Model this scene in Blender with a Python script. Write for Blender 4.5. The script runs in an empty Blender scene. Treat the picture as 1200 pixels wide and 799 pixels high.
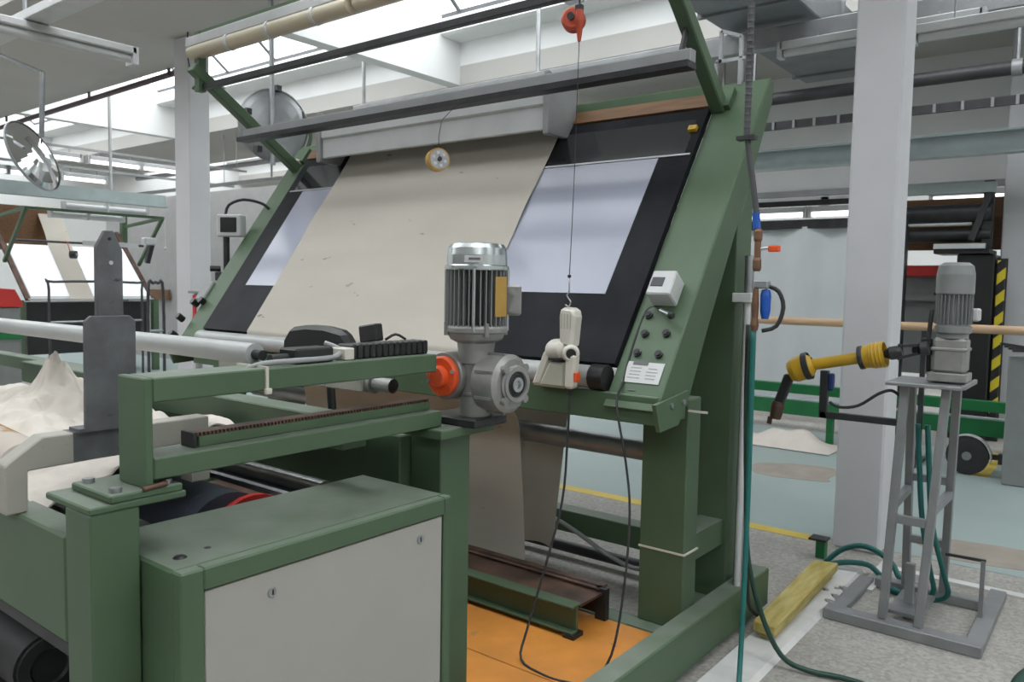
import bpy, bmesh, math, random
from mathutils import Vector, Matrix
random.seed(7)
PI = math.pi
S = bpy.context.scene
COL = S.collection

# ------------------------------------------------------------------ camera, world, exposure
cam = bpy.data.cameras.new('camera')
cam.sensor_width = 36.0
cam.lens = 27.935
cam.clip_start = 0.05
cam.clip_end = 200
cam.dof.use_dof = True
cam.dof.focus_distance = 2.45
cam.dof.aperture_fstop = 7.5
co = bpy.data.objects.new('camera', cam)
COL.objects.link(co)
_rx, _ry, _rz = (0.78673, 0.61706, 0.01729), (-0.05752, 0.04538, 0.99731), (0.61461, -0.78561, 0.07119)
co.matrix_world = Matrix(((_rx[0], _ry[0], _rz[0], 0.0), (_rx[1], _ry[1], _rz[1], 0.0), (_rx[2], _ry[2], _rz[2], 1.5), (0, 0, 0, 1)))
S.camera = co

wd = bpy.data.worlds.new('overcast_sky')
S.world = wd
wd.use_nodes = True
wd.node_tree.nodes['Background'].inputs[0].default_value = (0.86, 0.93, 1.0, 1)
wd.node_tree.nodes['Background'].inputs[1].default_value = 1.0
SKY_GLASS = 3.35          # radiance of the frosted roof glazing under the overcast sky
S.view_settings.view_transform = 'Standard'
S.view_settings.look = 'None'
S.view_settings.exposure = 0.0
S.view_settings.gamma = 1.0
S.view_settings.use_curve_mapping = False

# ------------------------------------------------------------------ materials
def _new(name):
    m = bpy.data.materials.new(name)
    m.use_nodes = True
    nt = m.node_tree
    return m, nt, nt.nodes['Principled BSDF'], nt.nodes, nt.links

def mat(name, col, rough=0.5, metal=0.0, var=0.12, scale=6.0, bump=0.0, col2=None, spots=None, spot_scale=30.0, spot_thr=0.68, coat=0.0, stretch=None, spec=0.5, dust=None):
    """principled with a noise-driven tone variation, optional second colour in spots and a fine bump"""
    m, nt, b, N, L = _new(name)
    tc = N.new('ShaderNodeTexCoord')
    src = tc.outputs['Object']
    if stretch:
        mp = N.new('ShaderNodeMapping'); mp.inputs['Scale'].default_value = stretch
        L.new(src, mp.inputs['Vector']); src = mp.outputs['Vector']
    nz = N.new('ShaderNodeTexNoise'); nz.inputs['Scale'].default_value = scale; nz.inputs['Detail'].default_value = 5
    L.new(src, nz.inputs['Vector'])
    rp = N.new('ShaderNodeValToRGB')
    c2 = col2 or tuple(min(1, c * (1 + var)) for c in col)
    c1 = tuple(c * (1 - var) for c in col)
    rp.color_ramp.elements[0].position = 0.32; rp.color_ramp.elements[0].color = (*c1, 1)
    rp.color_ramp.elements[1].position = 0.68; rp.color_ramp.elements[1].color = (*c2, 1)
    L.new(nz.outputs['Fac'], rp.inputs['Fac'])
    out = rp.outputs['Color']
    if spots:
        n2 = N.new('ShaderNodeTexNoise'); n2.inputs['Scale'].default_value = spot_scale; n2.inputs['Detail'].default_value = 3
        L.new(src, n2.inputs['Vector'])
        r2 = N.new('ShaderNodeValToRGB')
        r2.color_ramp.elements[0].position = spot_thr; r2.color_ramp.elements[0].color = (0, 0, 0, 1)
        r2.color_ramp.elements[1].position = min(1, spot_thr + 0.04); r2.color_ramp.elements[1].color = (1, 1, 1, 1)
        L.new(n2.outputs['Fac'], r2.inputs['Fac'])
        mx = N.new('ShaderNodeMix'); mx.data_type = 'RGBA'
        L.new(r2.outputs['Color'], mx.inputs[0]); L.new(out, mx.inputs[6]); mx.inputs[7].default_value = (*spots, 1)
        out = mx.outputs[2]
    if dust:                                         # settled lint on level surfaces
        ge = N.new('ShaderNodeNewGeometry'); sx = N.new('ShaderNodeSeparateXYZ'); L.new(ge.outputs['True Normal'], sx.inputs[0])
        n4 = N.new('ShaderNodeTexNoise'); n4.inputs['Scale'].default_value = 7; n4.inputs['Detail'].default_value = 6; L.new(src, n4.inputs['Vector'])
        mr = N.new('ShaderNodeMapRange'); mr.inputs[1].default_value = 0.85; mr.inputs[2].default_value = 1.0; L.new(sx.outputs[2], mr.inputs[0])
        mu = N.new('ShaderNodeMath'); mu.operation = 'MULTIPLY'; L.new(mr.outputs[0], mu.inputs[0]); L.new(n4.outputs['Fac'], mu.inputs[1])
        md = N.new('ShaderNodeMix'); md.data_type = 'RGBA'; L.new(mu.outputs[0], md.inputs[0]); L.new(out, md.inputs[6]); md.inputs[7].default_value = (*dust, 1)
        out = md.outputs[2]
    L.new(out, b.inputs['Base Color'])
    b.inputs['Roughness'].default_value = rough
    b.inputs['Metallic'].default_value = metal
    b.inputs['Coat Weight'].default_value = coat
    b.inputs['Specular IOR Level'].default_value = spec
    if bump:
        bp = N.new('ShaderNodeBump'); bp.inputs['Strength'].default_value = bump; bp.inputs['Distance'].default_value = 0.01
        n3 = N.new('ShaderNodeTexNoise'); n3.inputs['Scale'].default_value = scale * 9; n3.inputs['Detail'].default_value = 4
        L.new(src, n3.inputs['Vector']); L.new(n3.outputs['Fac'], bp.inputs['Height']); L.new(bp.outputs['Normal'], b.inputs['Normal'])
    return m

def lit(name, col, strength):
    m, nt, b, N, L = _new(name)
    b.inputs['Base Color'].default_value = (0.8, 0.8, 0.8, 1)
    b.inputs['Emission Color'].default_value = (*col, 1)
    b.inputs['Emission Strength'].default_value = strength
    return m

def stripes(name, ca, cb, scale, axis_rot):
    m, nt, b, N, L = _new(name)
    tc = N.new('ShaderNodeTexCoord'); mp = N.new('ShaderNodeMapping'); mp.inputs['Rotation'].default_value = axis_rot
    w = N.new('ShaderNodeTexWave'); w.inputs['Scale'].default_value = scale
    r = N.new('ShaderNodeValToRGB'); r.color_ramp.interpolation = 'CONSTANT'
    r.color_ramp.elements[0].color = (*ca, 1); r.color_ramp.elements[1].color = (*cb, 1); r.color_ramp.elements[1].position = 0.5
    L.new(tc.outputs['Object'], mp.inputs[0]); L.new(mp.outputs[0], w.inputs[0]); L.new(w.outputs[1], r.inputs[0]); L.new(r.outputs[0], b.inputs['Base Color'])
    w.bands_direction = 'Z'
    b.inputs['Roughness'].default_value = 0.6
    return m

M = dict(
    green=mat('green_paint', (0.070, 0.118, 0.064), 0.5, var=0.10, scale=3, bump=0.02, spots=(0.14, 0.19, 0.13), spot_scale=9, spot_thr=0.74, dust=(0.23, 0.25, 0.22)),
    green_dust=mat('dusty_green_paint', (0.15, 0.20, 0.145), 0.65, var=0.14, scale=4, bump=0.03),
    far_green=mat('bright_green_paint', (0.010, 0.15, 0.045), 0.45, var=0.1),
    cream=mat('cream_paint', (0.37, 0.355, 0.31), 0.55, var=0.08, scale=5, spots=(0.09, 0.07, 0.05), spot_scale=42, spot_thr=0.70),
    panel=mat('grey_panel_paint', (0.37, 0.36, 0.325), 0.5, var=0.04, scale=3),
    tube_paint=mat('pale_tube_paint', (0.40, 0.41, 0.405), 0.35, var=0.07, scale=4, spots=(0.12, 0.12, 0.1), spot_scale=14, spot_thr=0.75),
    slate=mat('slate_grey_plate', (0.115, 0.118, 0.123), 0.6, var=0.22, scale=16, bump=0.08, spots=(0.025, 0.025, 0.025), spot_scale=24, spot_thr=0.68),
    steel=mat('bright_steel', (0.55, 0.56, 0.57), 0.28, 1.0, var=0.1, scale=5),
    dull_steel=mat('dull_steel', (0.36, 0.37, 0.38), 0.45, 0.85, var=0.15, scale=8),
    cast=mat('cast_aluminium', (0.31, 0.305, 0.295), 0.48, 0.55, var=0.14, scale=14, bump=0.06),
    chrome=mat('fan_cover_zinc', (0.62, 0.66, 0.67), 0.22, 0.9, var=0.14, scale=7),
    dark_metal=mat('dark_metal', (0.035, 0.036, 0.038), 0.45, 0.3, var=0.25, scale=10),
    rust=mat('rusty_steel', (0.085, 0.055, 0.045), 0.55, 0.5, var=0.35, scale=7, bump=0.08, col2=(0.15, 0.085, 0.06)),
    dark_green=mat('deep_green_paint', (0.06, 0.10, 0.055), 0.5, var=0.12, scale=4),
    black=mat('black_plastic', (0.016, 0.016, 0.017), 0.4, var=0.2),
    rubber=mat('black_rubber', (0.02, 0.02, 0.021), 0.6, var=0.2),
    board=mat('black_table_board', (0.015, 0.016, 0.019), 0.42, var=0.3, scale=5, spots=(0.05, 0.05, 0.055), spot_scale=18, spot_thr=0.77, spec=0.06),
    board_glass=mat('black_glass', (0.016, 0.017, 0.020), 0.10, var=0.2, spec=0.6),
    acrylic=mat('milky_light_glass', (0.33, 0.345, 0.42), 0.14, var=0.02, scale=2, spec=0.35),
    orange=mat('orange_cap_paint', (0.72, 0.085, 0.018), 0.35, var=0.06, scale=12),
    orange_board=mat('orange_board_paint', (0.60, 0.235, 0.038), 0.6, var=0.16, scale=5, bump=0.06, spots=(0.36, 0.19, 0.06), spot_scale=11, spot_thr=0.70),
    red=mat('red_paint', (0.55, 0.035, 0.03), 0.45, var=0.1),
    balancer=mat('red_balancer_paint', (0.42, 0.055, 0.02), 0.4, var=0.12),
    yellow=mat('yellow_plastic', (0.50, 0.30, 0.015), 0.4, var=0.14, scale=9, spots=(0.18, 0.11, 0.02), spot_scale=16, spot_thr=0.72),
    plank=mat('worn_yellow_wood', (0.43, 0.335, 0.075), 0.7, var=0.2, scale=6, stretch=(6, 1, 6), bump=0.1, col2=(0.50, 0.42, 0.16)),
    ochre=mat('ochre_nameplate', (0.42, 0.25, 0.055), 0.5, var=0.12, scale=14),
    white_plastic=mat('off_white_plastic', (0.62, 0.59, 0.52), 0.4, var=0.05, scale=6),
    tank=mat('translucent_tank_plastic', (0.42, 0.41, 0.34), 0.35, var=0.06, scale=6),
    label=mat('paper_label', (0.55, 0.56, 0.55), 0.5, var=0.05),
    ink=mat('printed_ink', (0.13, 0.13, 0.14), 0.6, var=0.1),
    fabric=mat('raw_cotton_fabric', (0.64, 0.60, 0.53), 0.9, var=0.045, scale=1.6, bump=0.04, spots=(0.30, 0.27, 0.23), spot_scale=5.2, spot_thr=0.70, stretch=(1.0, 1.8, 3.0), spec=0.1),
    cloth=mat('white_cotton_cloth', (0.60, 0.555, 0.50), 0.9, var=0.05, scale=6, bump=0.05, spec=0.1),
    stained=mat('stained_cloth_roll', (0.50, 0.45, 0.40), 0.85, var=0.05, scale=5, spots=(0.34, 0.19, 0.09), spot_scale=4.0, spot_thr=0.60, spec=0.1),
    lampwhite=mat('lamp_housing_white', (0.52, 0.53, 0.53), 0.4, var=0.06),
    lampcream=mat('yellowed_lamp_cover', (0.50, 0.445, 0.33), 0.4, var=0.06, scale=3),
    wood=mat('brown_wood', (0.145, 0.07, 0.026), 0.5, var=0.25, scale=5, stretch=(1, 8, 8)),
    pale_wood=mat('pale_wood_pole', (0.55, 0.37, 0.23), 0.6, var=0.1, scale=4, stretch=(1, 8, 8)),
    wall=mat('white_wall_paint', (0.76, 0.765, 0.755), 0.8, var=0.03, scale=1.5, bump=0.03),
    column=mat('white_brick_paint', (0.58, 0.58, 0.595), 0.75, var=0.03, scale=3, bump=0.16),
    ceiling=mat('grey_ceiling_paint', (0.47, 0.455, 0.43), 0.85, var=0.04, scale=0.8),
    duct=mat('galvanised_duct', (0.22, 0.235, 0.245), 0.5, 0.3, var=0.15, scale=2.5),
    trunk=mat('grey_trunking', (0.33, 0.335, 0.34), 0.45, 0.3, var=0.08),
    greenish=mat('pale_green_grey_steel', (0.36, 0.42, 0.42), 0.5, var=0.08),
    darkpipe=mat('dark_pipe_paint', (0.05, 0.048, 0.052), 0.5, var=0.2),
    purple=mat('dark_purple_pipe', (0.055, 0.022, 0.028), 0.45, var=0.2),
    mirror=mat('mirror_glass', (0.85, 0.86, 0.87), 0.04, 1.0, var=0.02),
    disc=mat('dull_aluminium_disc', (0.36, 0.37, 0.38), 0.4, 0.55, var=0.12, scale=4),
    teal=mat('teal_hose', (0.012, 0.13, 0.115), 0.45, var=0.15),
    dark_hose=mat('dark_green_hose', (0.012, 0.05, 0.035), 0.45, var=0.15),
    blue=mat('blue_plastic', (0.012, 0.09, 0.42), 0.4, var=0.1),
    navy=mat('navy_cap', (0.012, 0.03, 0.12), 0.4, var=0.1),
    copper=mat('copper_fitting', (0.20, 0.11, 0.07), 0.45, 0.6, var=0.2),
    machine_grey=mat('machine_grey_paint', (0.215, 0.225, 0.225), 0.45, var=0.08, scale=6),
    stand=mat('stand_grey_paint', (0.23, 0.235, 0.24), 0.5, 0.2, var=0.12, scale=6),
    grey_cable=mat('grey_cable', (0.30, 0.31, 0.31), 0.5, var=0.05),
    roll_dark=mat('dark_blue_roll_cover', (0.052, 0.062, 0.082), 0.42, var=0.25, scale=3, spots=(0.12, 0.13, 0.15), spot_scale=8, spot_thr=0.72),
    hose_grey=mat('dark_grey_sleeve', (0.055, 0.057, 0.06), 0.5, var=0.2),
    bar_grey=mat('roof_bar_paint', (0.10, 0.105, 0.11), 0.6, var=0.1),
    worn=mat('worn_floor_patch', (0.30, 0.265, 0.225), 0.6, var=0.12, scale=5),
    sheet=mat('white_plastic_sheet', (0.62, 0.64, 0.655), 0.6, var=0.06, scale=1.2),
    hazard=stripes('hazard_stripe', (0.012, 0.012, 0.012), (0.62, 0.50, 0.02), 2.0, (0.0, 0.75, 0.0)),
    lane=mat('pale_blue_floor_paint', (0.30, 0.365, 0.355), 0.45, var=0.07, scale=0.9, spots=(0.30, 0.265, 0.22), spot_scale=0.95, spot_thr=0.655, bump=0.02),
    line=mat('yellow_line_paint', (0.60, 0.45, 0.085), 0.5, var=0.1, scale=5),
    plaster=mat('white_plaster', (0.60, 0.60, 0.585), 0.85, var=0.1, scale=7, bump=0.1),
    pane=lit('frosted_roof_glazing', (0.93, 0.97, 1.0), SKY_GLASS),
    fluo=lit('fluorescent_tube', (0.95, 0.98, 1.0), 2.2),
    far_panel=lit('lit_inspection_glass', (0.88, 0.93, 1.0), 0.42),
    wall_grey=mat('grey_wall_paint', (0.37, 0.365, 0.36), 0.8, var=0.04),
)
# thin cotton lets some light through
def let_through(m, w):
    nt = m.node_tree; b = nt.nodes['Principled BSDF']; out = nt.nodes['Material Output']
    tr = nt.nodes.new('ShaderNodeBsdfTranslucent'); mx = nt.nodes.new('ShaderNodeMixShader')
    mx.inputs[0].default_value = w
    nt.links.new(b.inputs['Base Color'].links[0].from_socket, tr.inputs['Color'])
    nt.links.new(b.outputs[0], mx.inputs[1]); nt.links.new(tr.outputs[0], mx.inputs[2]); nt.links.new(mx.outputs[0], out.inputs['Surface'])
let_through(M['fabric'], 0.25)
# concrete floor: speckled aggregate with darker dirt
def concrete():
    m, nt, b, N, L = _new('speckled_concrete')
    tc = N.new('ShaderNodeTexCoord')
    a = N.new('ShaderNodeTexNoise'); a.inputs['Scale'].default_value = 1.1; a.inputs['Detail'].default_value = 6
    v = N.new('ShaderNodeTexVoronoi'); v.inputs['Scale'].default_value = 70
    L.new(tc.outputs['Object'], a.inputs['Vector']); L.new(tc.outputs['Object'], v.inputs['Vector'])
    r = N.new('ShaderNodeValToRGB')
    r.color_ramp.elements[0].position = 0.3; r.color_ramp.elements[0].color = (0.32, 0.305, 0.28, 1)
    r.color_ramp.elements[1].position = 0.7; r.color_ramp.elements[1].color = (0.43, 0.42, 0.39, 1)
    L.new(a.outputs['Fac'], r.inputs['Fac'])
    r2 = N.new('ShaderNodeValToRGB')
    r2.color_ramp.elements[0].position = 0.0; r2.color_ramp.elements[0].color = (0.70, 0.69, 0.68, 1)
    r2.color_ramp.elements[1].position = 0.9; r2.color_ramp.elements[1].color = (1.08, 1.08, 1.08, 1)
    L.new(v.outputs['Color'], r2.inputs['Fac'])
    mx = N.new('ShaderNodeMix'); mx.data_type = 'RGBA'; mx.blend_type = 'MULTIPLY'; mx.inputs[0].default_value = 1
    L.new(r.outputs['Color'], mx.inputs[6]); L.new(r2.outputs['Color'], mx.inputs[7])
    L.new(mx.outputs[2], b.inputs['Base Color'])
    b.inputs['Roughness'].default_value = 0.75
    return m
M['concrete'] = concrete()

# ------------------------------------------------------------------ mesh builder
class MB:
    def __init__(s):
        s.bm = bmesh.new()
    def box(s, x0, x1, y0, y1, z0, z1, bev=0.0):
        return s.obox(((x0 + x1) / 2, (y0 + y1) / 2, (z0 + z1) / 2), (abs(x1 - x0), abs(y1 - y0), abs(z1 - z0)), None, bev)
    def obox(s, c, d, rot=None, bev=0.0):
        c = Vector(c); vs = []
        for i in (-.5, .5):
            for j in (-.5, .5):
                for k in (-.5, .5):
                    v = Vector((d[0] * i, d[1] * j, d[2] * k))
                    if rot is not None: v = rot @ v
                    vs.append(s.bm.verts.new(c + v))
        fs = [s.bm.faces.new([vs[q] for q in f]) for f in ((0, 1, 3, 2), (4, 6, 7, 5), (0, 4, 5, 1), (2, 3, 7, 6), (0, 2, 6, 4), (1, 5, 7, 3))]
        if bev > 0:
            es = list({e for f in fs for e in f.edges})
            bmesh.ops.bevel(s.bm, geom=es, offset=bev, segments=1, affect='EDGES', profile=0.5)
        return s
    def bar(s, p, q, w, h, up=(0, 0, 1), bev=0.0):
        p, q = Vector(p), Vector(q); d = q - p
        z = d.normalized(); x = Vector(up).cross(z)
        if x.length < 1e-5: x = Vector((1, 0, 0)).cross(z)
        x.normalize(); y = z.cross(x)
        R = Matrix((x, y, z)).transposed()
        return s.obox((p + q) / 2, (w, h, d.length), R, bev)
    def prism(s, pts, axis, a, b, bev=0.0):
        """pts: polygon in the plane across AXIS ('x': (y,z), 'y': (x,z), 'z': (x,y)), extruded from a to b"""
        def P(t, u): return {'x': (u, t[0], t[1]), 'y': (t[0], u, t[1]), 'z': (t[0], t[1], u)}[axis]
        A = [s.bm.verts.new(P(t, a)) for t in pts]; B = [s.bm.verts.new(P(t, b)) for t in pts]
        n = len(pts); fs = [s.bm.faces.new(A), s.bm.faces.new(B[::-1])]
        for i in range(n): fs.append(s.bm.faces.new([A[i], B[i], B[(i + 1) % n], A[(i + 1) % n]]))
        bmesh.ops.recalc_face_normals(s.bm, faces=fs)
        if bev > 0:
            es = list({e for f in fs for e in f.edges})
            bmesh.ops.bevel(s.bm, geom=es, offset=bev, segments=1, affect='EDGES', profile=0.5)
        return s
    def lathe(s, prof, origin, axis, n=24):
        """prof: list of (radius, height along axis); sharp corners come from repeated points"""
        o = Vector(origin); z = Vector(axis).normalized()
        x = Vector((0, 0, 1)).cross(z)
        if x.length < 1e-4: x = Vector((1, 0, 0))
        x.normalize(); y = z.cross(x)
        fs = []
        for i in range(len(prof) - 1):
            (r0, h0), (r1, h1) = prof[i], prof[i + 1]
            if (r0, h0) == (r1, h1): continue
            A = [s.bm.verts.new(o + z * h0 + (x * math.cos(2 * PI * k / n) + y * math.sin(2 * PI * k / n)) * r0) for k in range(n)] if r0 > 1e-6 else [s.bm.verts.new(o + z * h0)]
            B = [s.bm.verts.new(o + z * h1 + (x * math.cos(2 * PI * k / n) + y * math.sin(2 * PI * k / n)) * r1) for k in range(n)] if r1 > 1e-6 else [s.bm.verts.new(o + z * h1)]
            for k in range(n):
                k2 = (k + 1) % n
                if len(A) == 1 and len(B) == 1: continue
                if len(A) == 1: f = s.bm.faces.new([A[0], B[k2], B[k]])
                elif len(B) == 1: f = s.bm.faces.new([A[k], A[k2], B[0]])
                else: f = s.bm.faces.new([A[k], A[k2], B[k2], B[k]])
                f.smooth = abs(h1 - h0) > 1e-6
                fs.append(f)
        return s
    def cyl(s, p, q, r, n=16, r2=None, cap=True):
        p, q = Vector(p), Vector(q); L = (q - p).length; r2 = r if r2 is None else r2
        pr = [(r, 0), (r2, L)]
        if cap: pr = [(0, 0), (r, 0), (r, 0), (r2, L), (r2, L), (0, L)]
        return s.lathe(pr, p, q - p, n)
    def tube(s, pts, r, n=8, smooth=3):
        P = [Vector(p) for p in pts]
        if smooth > 1 and len(P) > 2:
            Q = []
            for i in range(len(P) - 1):
                a = P[max(0, i - 1)]; b = P[i]; c = P[i + 1]; d = P[min(len(P) - 1, i + 2)]
                for k in range(smooth):
                    t = k / smooth
                    Q.append(0.5 * ((2 * b) + (-a + c) * t + (2 * a - 5 * b + 4 * c - d) * t * t + (-a + 3 * b - 3 * c + d) * t ** 3))
            Q.append(P[-1]); P = Q
        rings = []; x = None
        for i, p in enumerate(P):
            t = (P[min(i + 1, len(P) - 1)] - P[max(i - 1, 0)]).normalized()
            if x is None: x = t.orthogonal().normalized()
            x = (x - t * x.dot(t)).normalized(); y = t.cross(x)
            rings.append([s.bm.verts.new(p + (x * math.cos(2 * PI * k / n) + y * math.sin(2 * PI * k / n)) * r) for k in range(n)])
        for a, b in zip(rings, rings[1:]):
            for k in range(n):
                f = s.bm.faces.new([a[k], a[(k + 1) % n], b[(k + 1) % n], b[k]]); f.smooth = True
        s.bm.faces.new(rings[0][::-1]); s.bm.faces.new(rings[-1])
        return s
    def sheet(s, fn, nu, nv, thick=0.0):
        """grid surface fn(u,v) in 0..1; THICK > 0 gives it a back face offset along the normal"""
        g = [[Vector(fn(i / nu, j / nv)) for j in range(nv + 1)] for i in range(nu + 1)]
        V = [[s.bm.verts.new(p) for p in r] for r in g]
        fs = []
        for i in range(nu):
            for j in range(nv):
                f = s.bm.faces.new([V[i][j], V[i + 1][j], V[i + 1][j + 1], V[i][j + 1]]); f.smooth = True; fs.append(f)
        if thick:
            def nrm(i, j):
                a = g[min(i + 1, nu)][j] - g[max(i - 1, 0)][j]; b = g[i][min(j + 1, nv)] - g[i][max(j - 1, 0)]
                return a.cross(b).normalized()
            W = [[s.bm.verts.new(g[i][j] - nrm(i, j) * thick) for j in range(nv + 1)] for i in range(nu + 1)]
            for i in range(nu):
                for j in range(nv):
                    f = s.bm.faces.new([W[i][j], W[i][j + 1], W[i + 1][j + 1], W[i + 1][j]]); f.smooth = True
            rim = [(i, 0) for i in range(nu)] + [(nu, j) for j in range(nv)] + [(i, nv) for i in range(nu, 0, -1)] + [(0, j) for j in range(nv, 0, -1)]
            for (i, j), (k, l) in zip(rim, rim[1:] + rim[:1]):
                vs = [s.bm.verts.new(p.co) for p in (V[i][j], W[i][j], W[k][l], V[k][l])]
                s.bm.faces.new(vs)
        return s

def moved(mb, v):
    bmesh.ops.translate(mb.bm, verts=mb.bm.verts, vec=v)
    return mb
ORG = {}
def obj(name, mb, m, parent=None, **props):
    me = bpy.data.meshes.new(name)
    bm = mb.bm
    if parent is None:
        xs = [v.co.x for v in bm.verts]; ys = [v.co.y for v in bm.verts]; zs = [v.co.z for v in bm.verts]
        o0 = Vector(((min(xs) + max(xs)) / 2, (min(ys) + max(ys)) / 2, min(zs)))
    else:
        o0 = ORG[parent.name]
    bmesh.ops.translate(bm, verts=bm.verts, vec=-o0)
    bm.normal_update()
    bm.to_mesh(me); bm.free()
    me.materials.append(M[m] if isinstance(m, str) else m)
    o = bpy.data.objects.new(name, me); COL.objects.link(o)
    if parent is None: o.location = o0
    else: o.parent = parent
    ORG[o.name] = o0
    for k, v in props.items(): o[k] = v
    return o
def thing(name, label, cat, loc=(0, 0, 0), group=None):
    o = bpy.data.objects.new(name, None); COL.objects.link(o); o.location = loc
    o.empty_display_size = 0.1
    o['label'] = label; o['category'] = cat
    if group: o['group'] = group
    ORG[o.name] = Vector(loc)
    return o
def single(name, mb, m, label, cat, group=None):
    o = obj(name, mb, m, None, label=label, category=cat)
    if group: o['group'] = group
    return o
def struct(name, mb, m, parent=None):
    o = obj(name, mb, m, parent)
    if parent is None: o['kind'] = 'structure'
    return o
def setting(name, loc=(0, 0, 0)):
    o = bpy.data.objects.new(name, None); COL.objects.link(o); o.location = loc; o['kind'] = 'structure'; ORG[o.name] = Vector(loc); return o
def share(src, name, parent, off):
    """another piece of the same mesh, moved by OFF"""
    o = bpy.data.objects.new(name, src.data); COL.objects.link(o); o.parent = parent; o.location = src.location + Vector(off); ORG[o.name] = ORG[src.name]; return o
def copy_thing(root, delta, label):
    r = root.copy(); COL.objects.link(r); r.location = root.location + Vector(delta); r['label'] = label
    for ch in list(root.children):
        c = ch.copy(); COL.objects.link(c); c.parent = r
        for g in list(ch.children):
            d = g.copy(); COL.objects.link(d); d.parent = c
    return r

# ================================================================== THE HALL
fl = struct('floor', MB().box(-20, 6, -9, 15, -0.2, 0.0), 'concrete')
struct('painted_lane', MB().box(-20, 6, 4.90, 8.55, -0.01, 0.002), 'lane', fl)
struct('yellow_line', MB().box(-20, -1.42, 4.79, 4.90, -0.01, 0.002), 'line', fl)
struct('yellow_mark', MB().box(-0.98, -0.86, 7.4, 8.6, -0.01, 0.004), 'line', fl)
def patch(cx, cy, a, b):
    pts = [(cx + a * math.cos(t) * (1 + .16 * math.sin(3 * t + cx) + .08 * math.sin(7 * t)), cy + b * math.sin(t) * (1 + .2 * math.sin(2 * t + 1))) for t in [i * PI / 12 for i in range(24)]]
    struct('worn_patch', MB().prism(pts, 'z', 0.0, 0.0035), 'worn', fl)
patch(-2.12, 6.55, .33, .36); patch(-.62, 5.20, .34, .26); patch(-1.62, 6.6, .14, .12)
struct('plaster_strip', MB().prism([(-1.23, 0.0), (-1.22, 0.018), (-1.07, 0.018), (-1.05, 0.0)], 'y', 1.4, 4.45), 'plaster', fl)
for x, y, w, d in ((-1.02, 4.16, .07, .5), (-1.0, 4.55, .9, .06)):
    struct('plaster_strip', MB().box(x, x + w, y, y + d, 0, 0.012), 'plaster', fl)
struct('wall_back', MB().box(-20, 6, 14.5, 14.7, 0, 6.6), 'wall')
struct('wall_left', MB().box(-20.2, -20, -9, 15, 0, 6.6), 'wall')
struct('wall_right', MB().box(6, 6.2, -9, 15, 0, 6.6), 'wall')
struct('wall_front', MB().box(-20, 6, -9.2, -9, 0, 6.6), 'wall')

PER = 4.9
for k in range(-3, 3):
    y0 = 3.2 + PER * k
    struct('ceiling', MB().box(-20, 6, y0, y0 + 2.2, 4.15, 4.40), 'ceiling')
    if k >= 2: continue
    if k < -2:                                       # unseen front bay, closed over to cut the frontal light
        struct('ceiling', MB().box(-20, 6, y0 + 2.2, y0 + 4.9, 4.15, 4.40), 'ceiling')
        continue
    yb = y0 + 2.2                                    # roof light between slabs; the one behind the camera is added for front fill
    struct('wall_near_roof_light', MB().box(-20, 6, yb - 0.1, yb, 4.40, 4.95), 'wall')
    w = struct('wall_far_roof_light', MB().box(-20, 6, yb + 2.7, yb + 2.8, 4.40, 4.95), 'wall')
    struct('trough', MB().prism([(yb + 2.7, 4.70), (yb + 2.7, 4.95), (yb + 2.36, 4.95), (yb + 2.30, 4.88), (yb + 2.30, 4.72), (yb + 2.36, 4.70)], 'x', -20, 6), 'wall', w)
    for x in (-14.6, -7.4, -0.2):
        struct('partition_beam', MB().prism([(yb, 4.15), (yb + 2.7, 4.15), (yb + 2.7, 4.9), (yb + 2.3, 4.96), (yb + 1.18, 5.82), (yb, 4.92)], 'x', x - 0.1, x + 0.1), 'wall')
    # sloping glazing in two rows of panes with bars between
    win = setting('window_%d' % (k + 3), (-7, yb + 1.3, 5.5))
    A, B = Vector((0, yb + 2.36, 4.96)), Vector((0, yb + 1.18, 5.86))   # eaves and ridge; the second slope mirrors the first
    d = B - A
    pw = 1.3
    first = None; bar0 = None
    for r in range(2):
        for i in range(20):
            x0 = -20 + i * pw
            if first is None:
                p = A + d * 0.012; q = A + d * 0.985
                mb = MB()
                n2 = Vector((0, 0, 0.0))
                vs = [(x0 + 0.025, p.y, p.z), (x0 + pw - 0.025, p.y, p.z), (x0 + pw - 0.025, q.y, q.z), (x0 + 0.025, q.y, q.z)]
                lo = [mb.bm.verts.new(v) for v in vs]; hi = [mb.bm.verts.new(Vector(v) + Vector((0, 0.0, 0.012))) for v in vs]
                mb.bm.faces.new(lo); mb.bm.faces.new(hi[::-1])
                for a in range(4): mb.bm.faces.new([lo[a], hi[a], hi[(a + 1) % 4], lo[(a + 1) % 4]])
                bmesh.ops.recalc_face_normals(mb.bm, faces=mb.bm.faces)
                first = obj('pane', mb, 'pane', win)
            else:
                o = share(first, 'pane', win, (x0 + 20, 0, 0))
                if r:                                # unseen near slope, added to light camera-facing surfaces: pane turned about the ridge
                    o.rotation_euler = (0, 0, PI)
                    ow = ORG[win.name]
                    o.location = Vector((-20 + x0 + pw - 2 * ow.x, 2 * (yb + 1.18) - 2 * ow.y, 0))
    for i in range(21):
        x = -20 + i * pw
        if bar0 is None:
            bar0 = obj('glazing_bar', MB().bar((x, A.y, A.z), (x, B.y, B.z), 0.05, 0.05, (0, 0, 1)).bar((x, 2 * B.y - A.y, A.z), (x, B.y, B.z), 0.05, 0.05, (0, 0, 1)), 'bar_grey', win)
        else: share(bar0, 'glazing_bar', win, (i * pw, 0, 0))
    for c in (A, B, Vector((0, 2 * B.y - A.y, A.z))):
        obj('cross_bar', MB().box(-20, 6, c.y - .025, c.y + .025, c.z - .035, c.z + .02), 'bar_grey', win)

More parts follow.
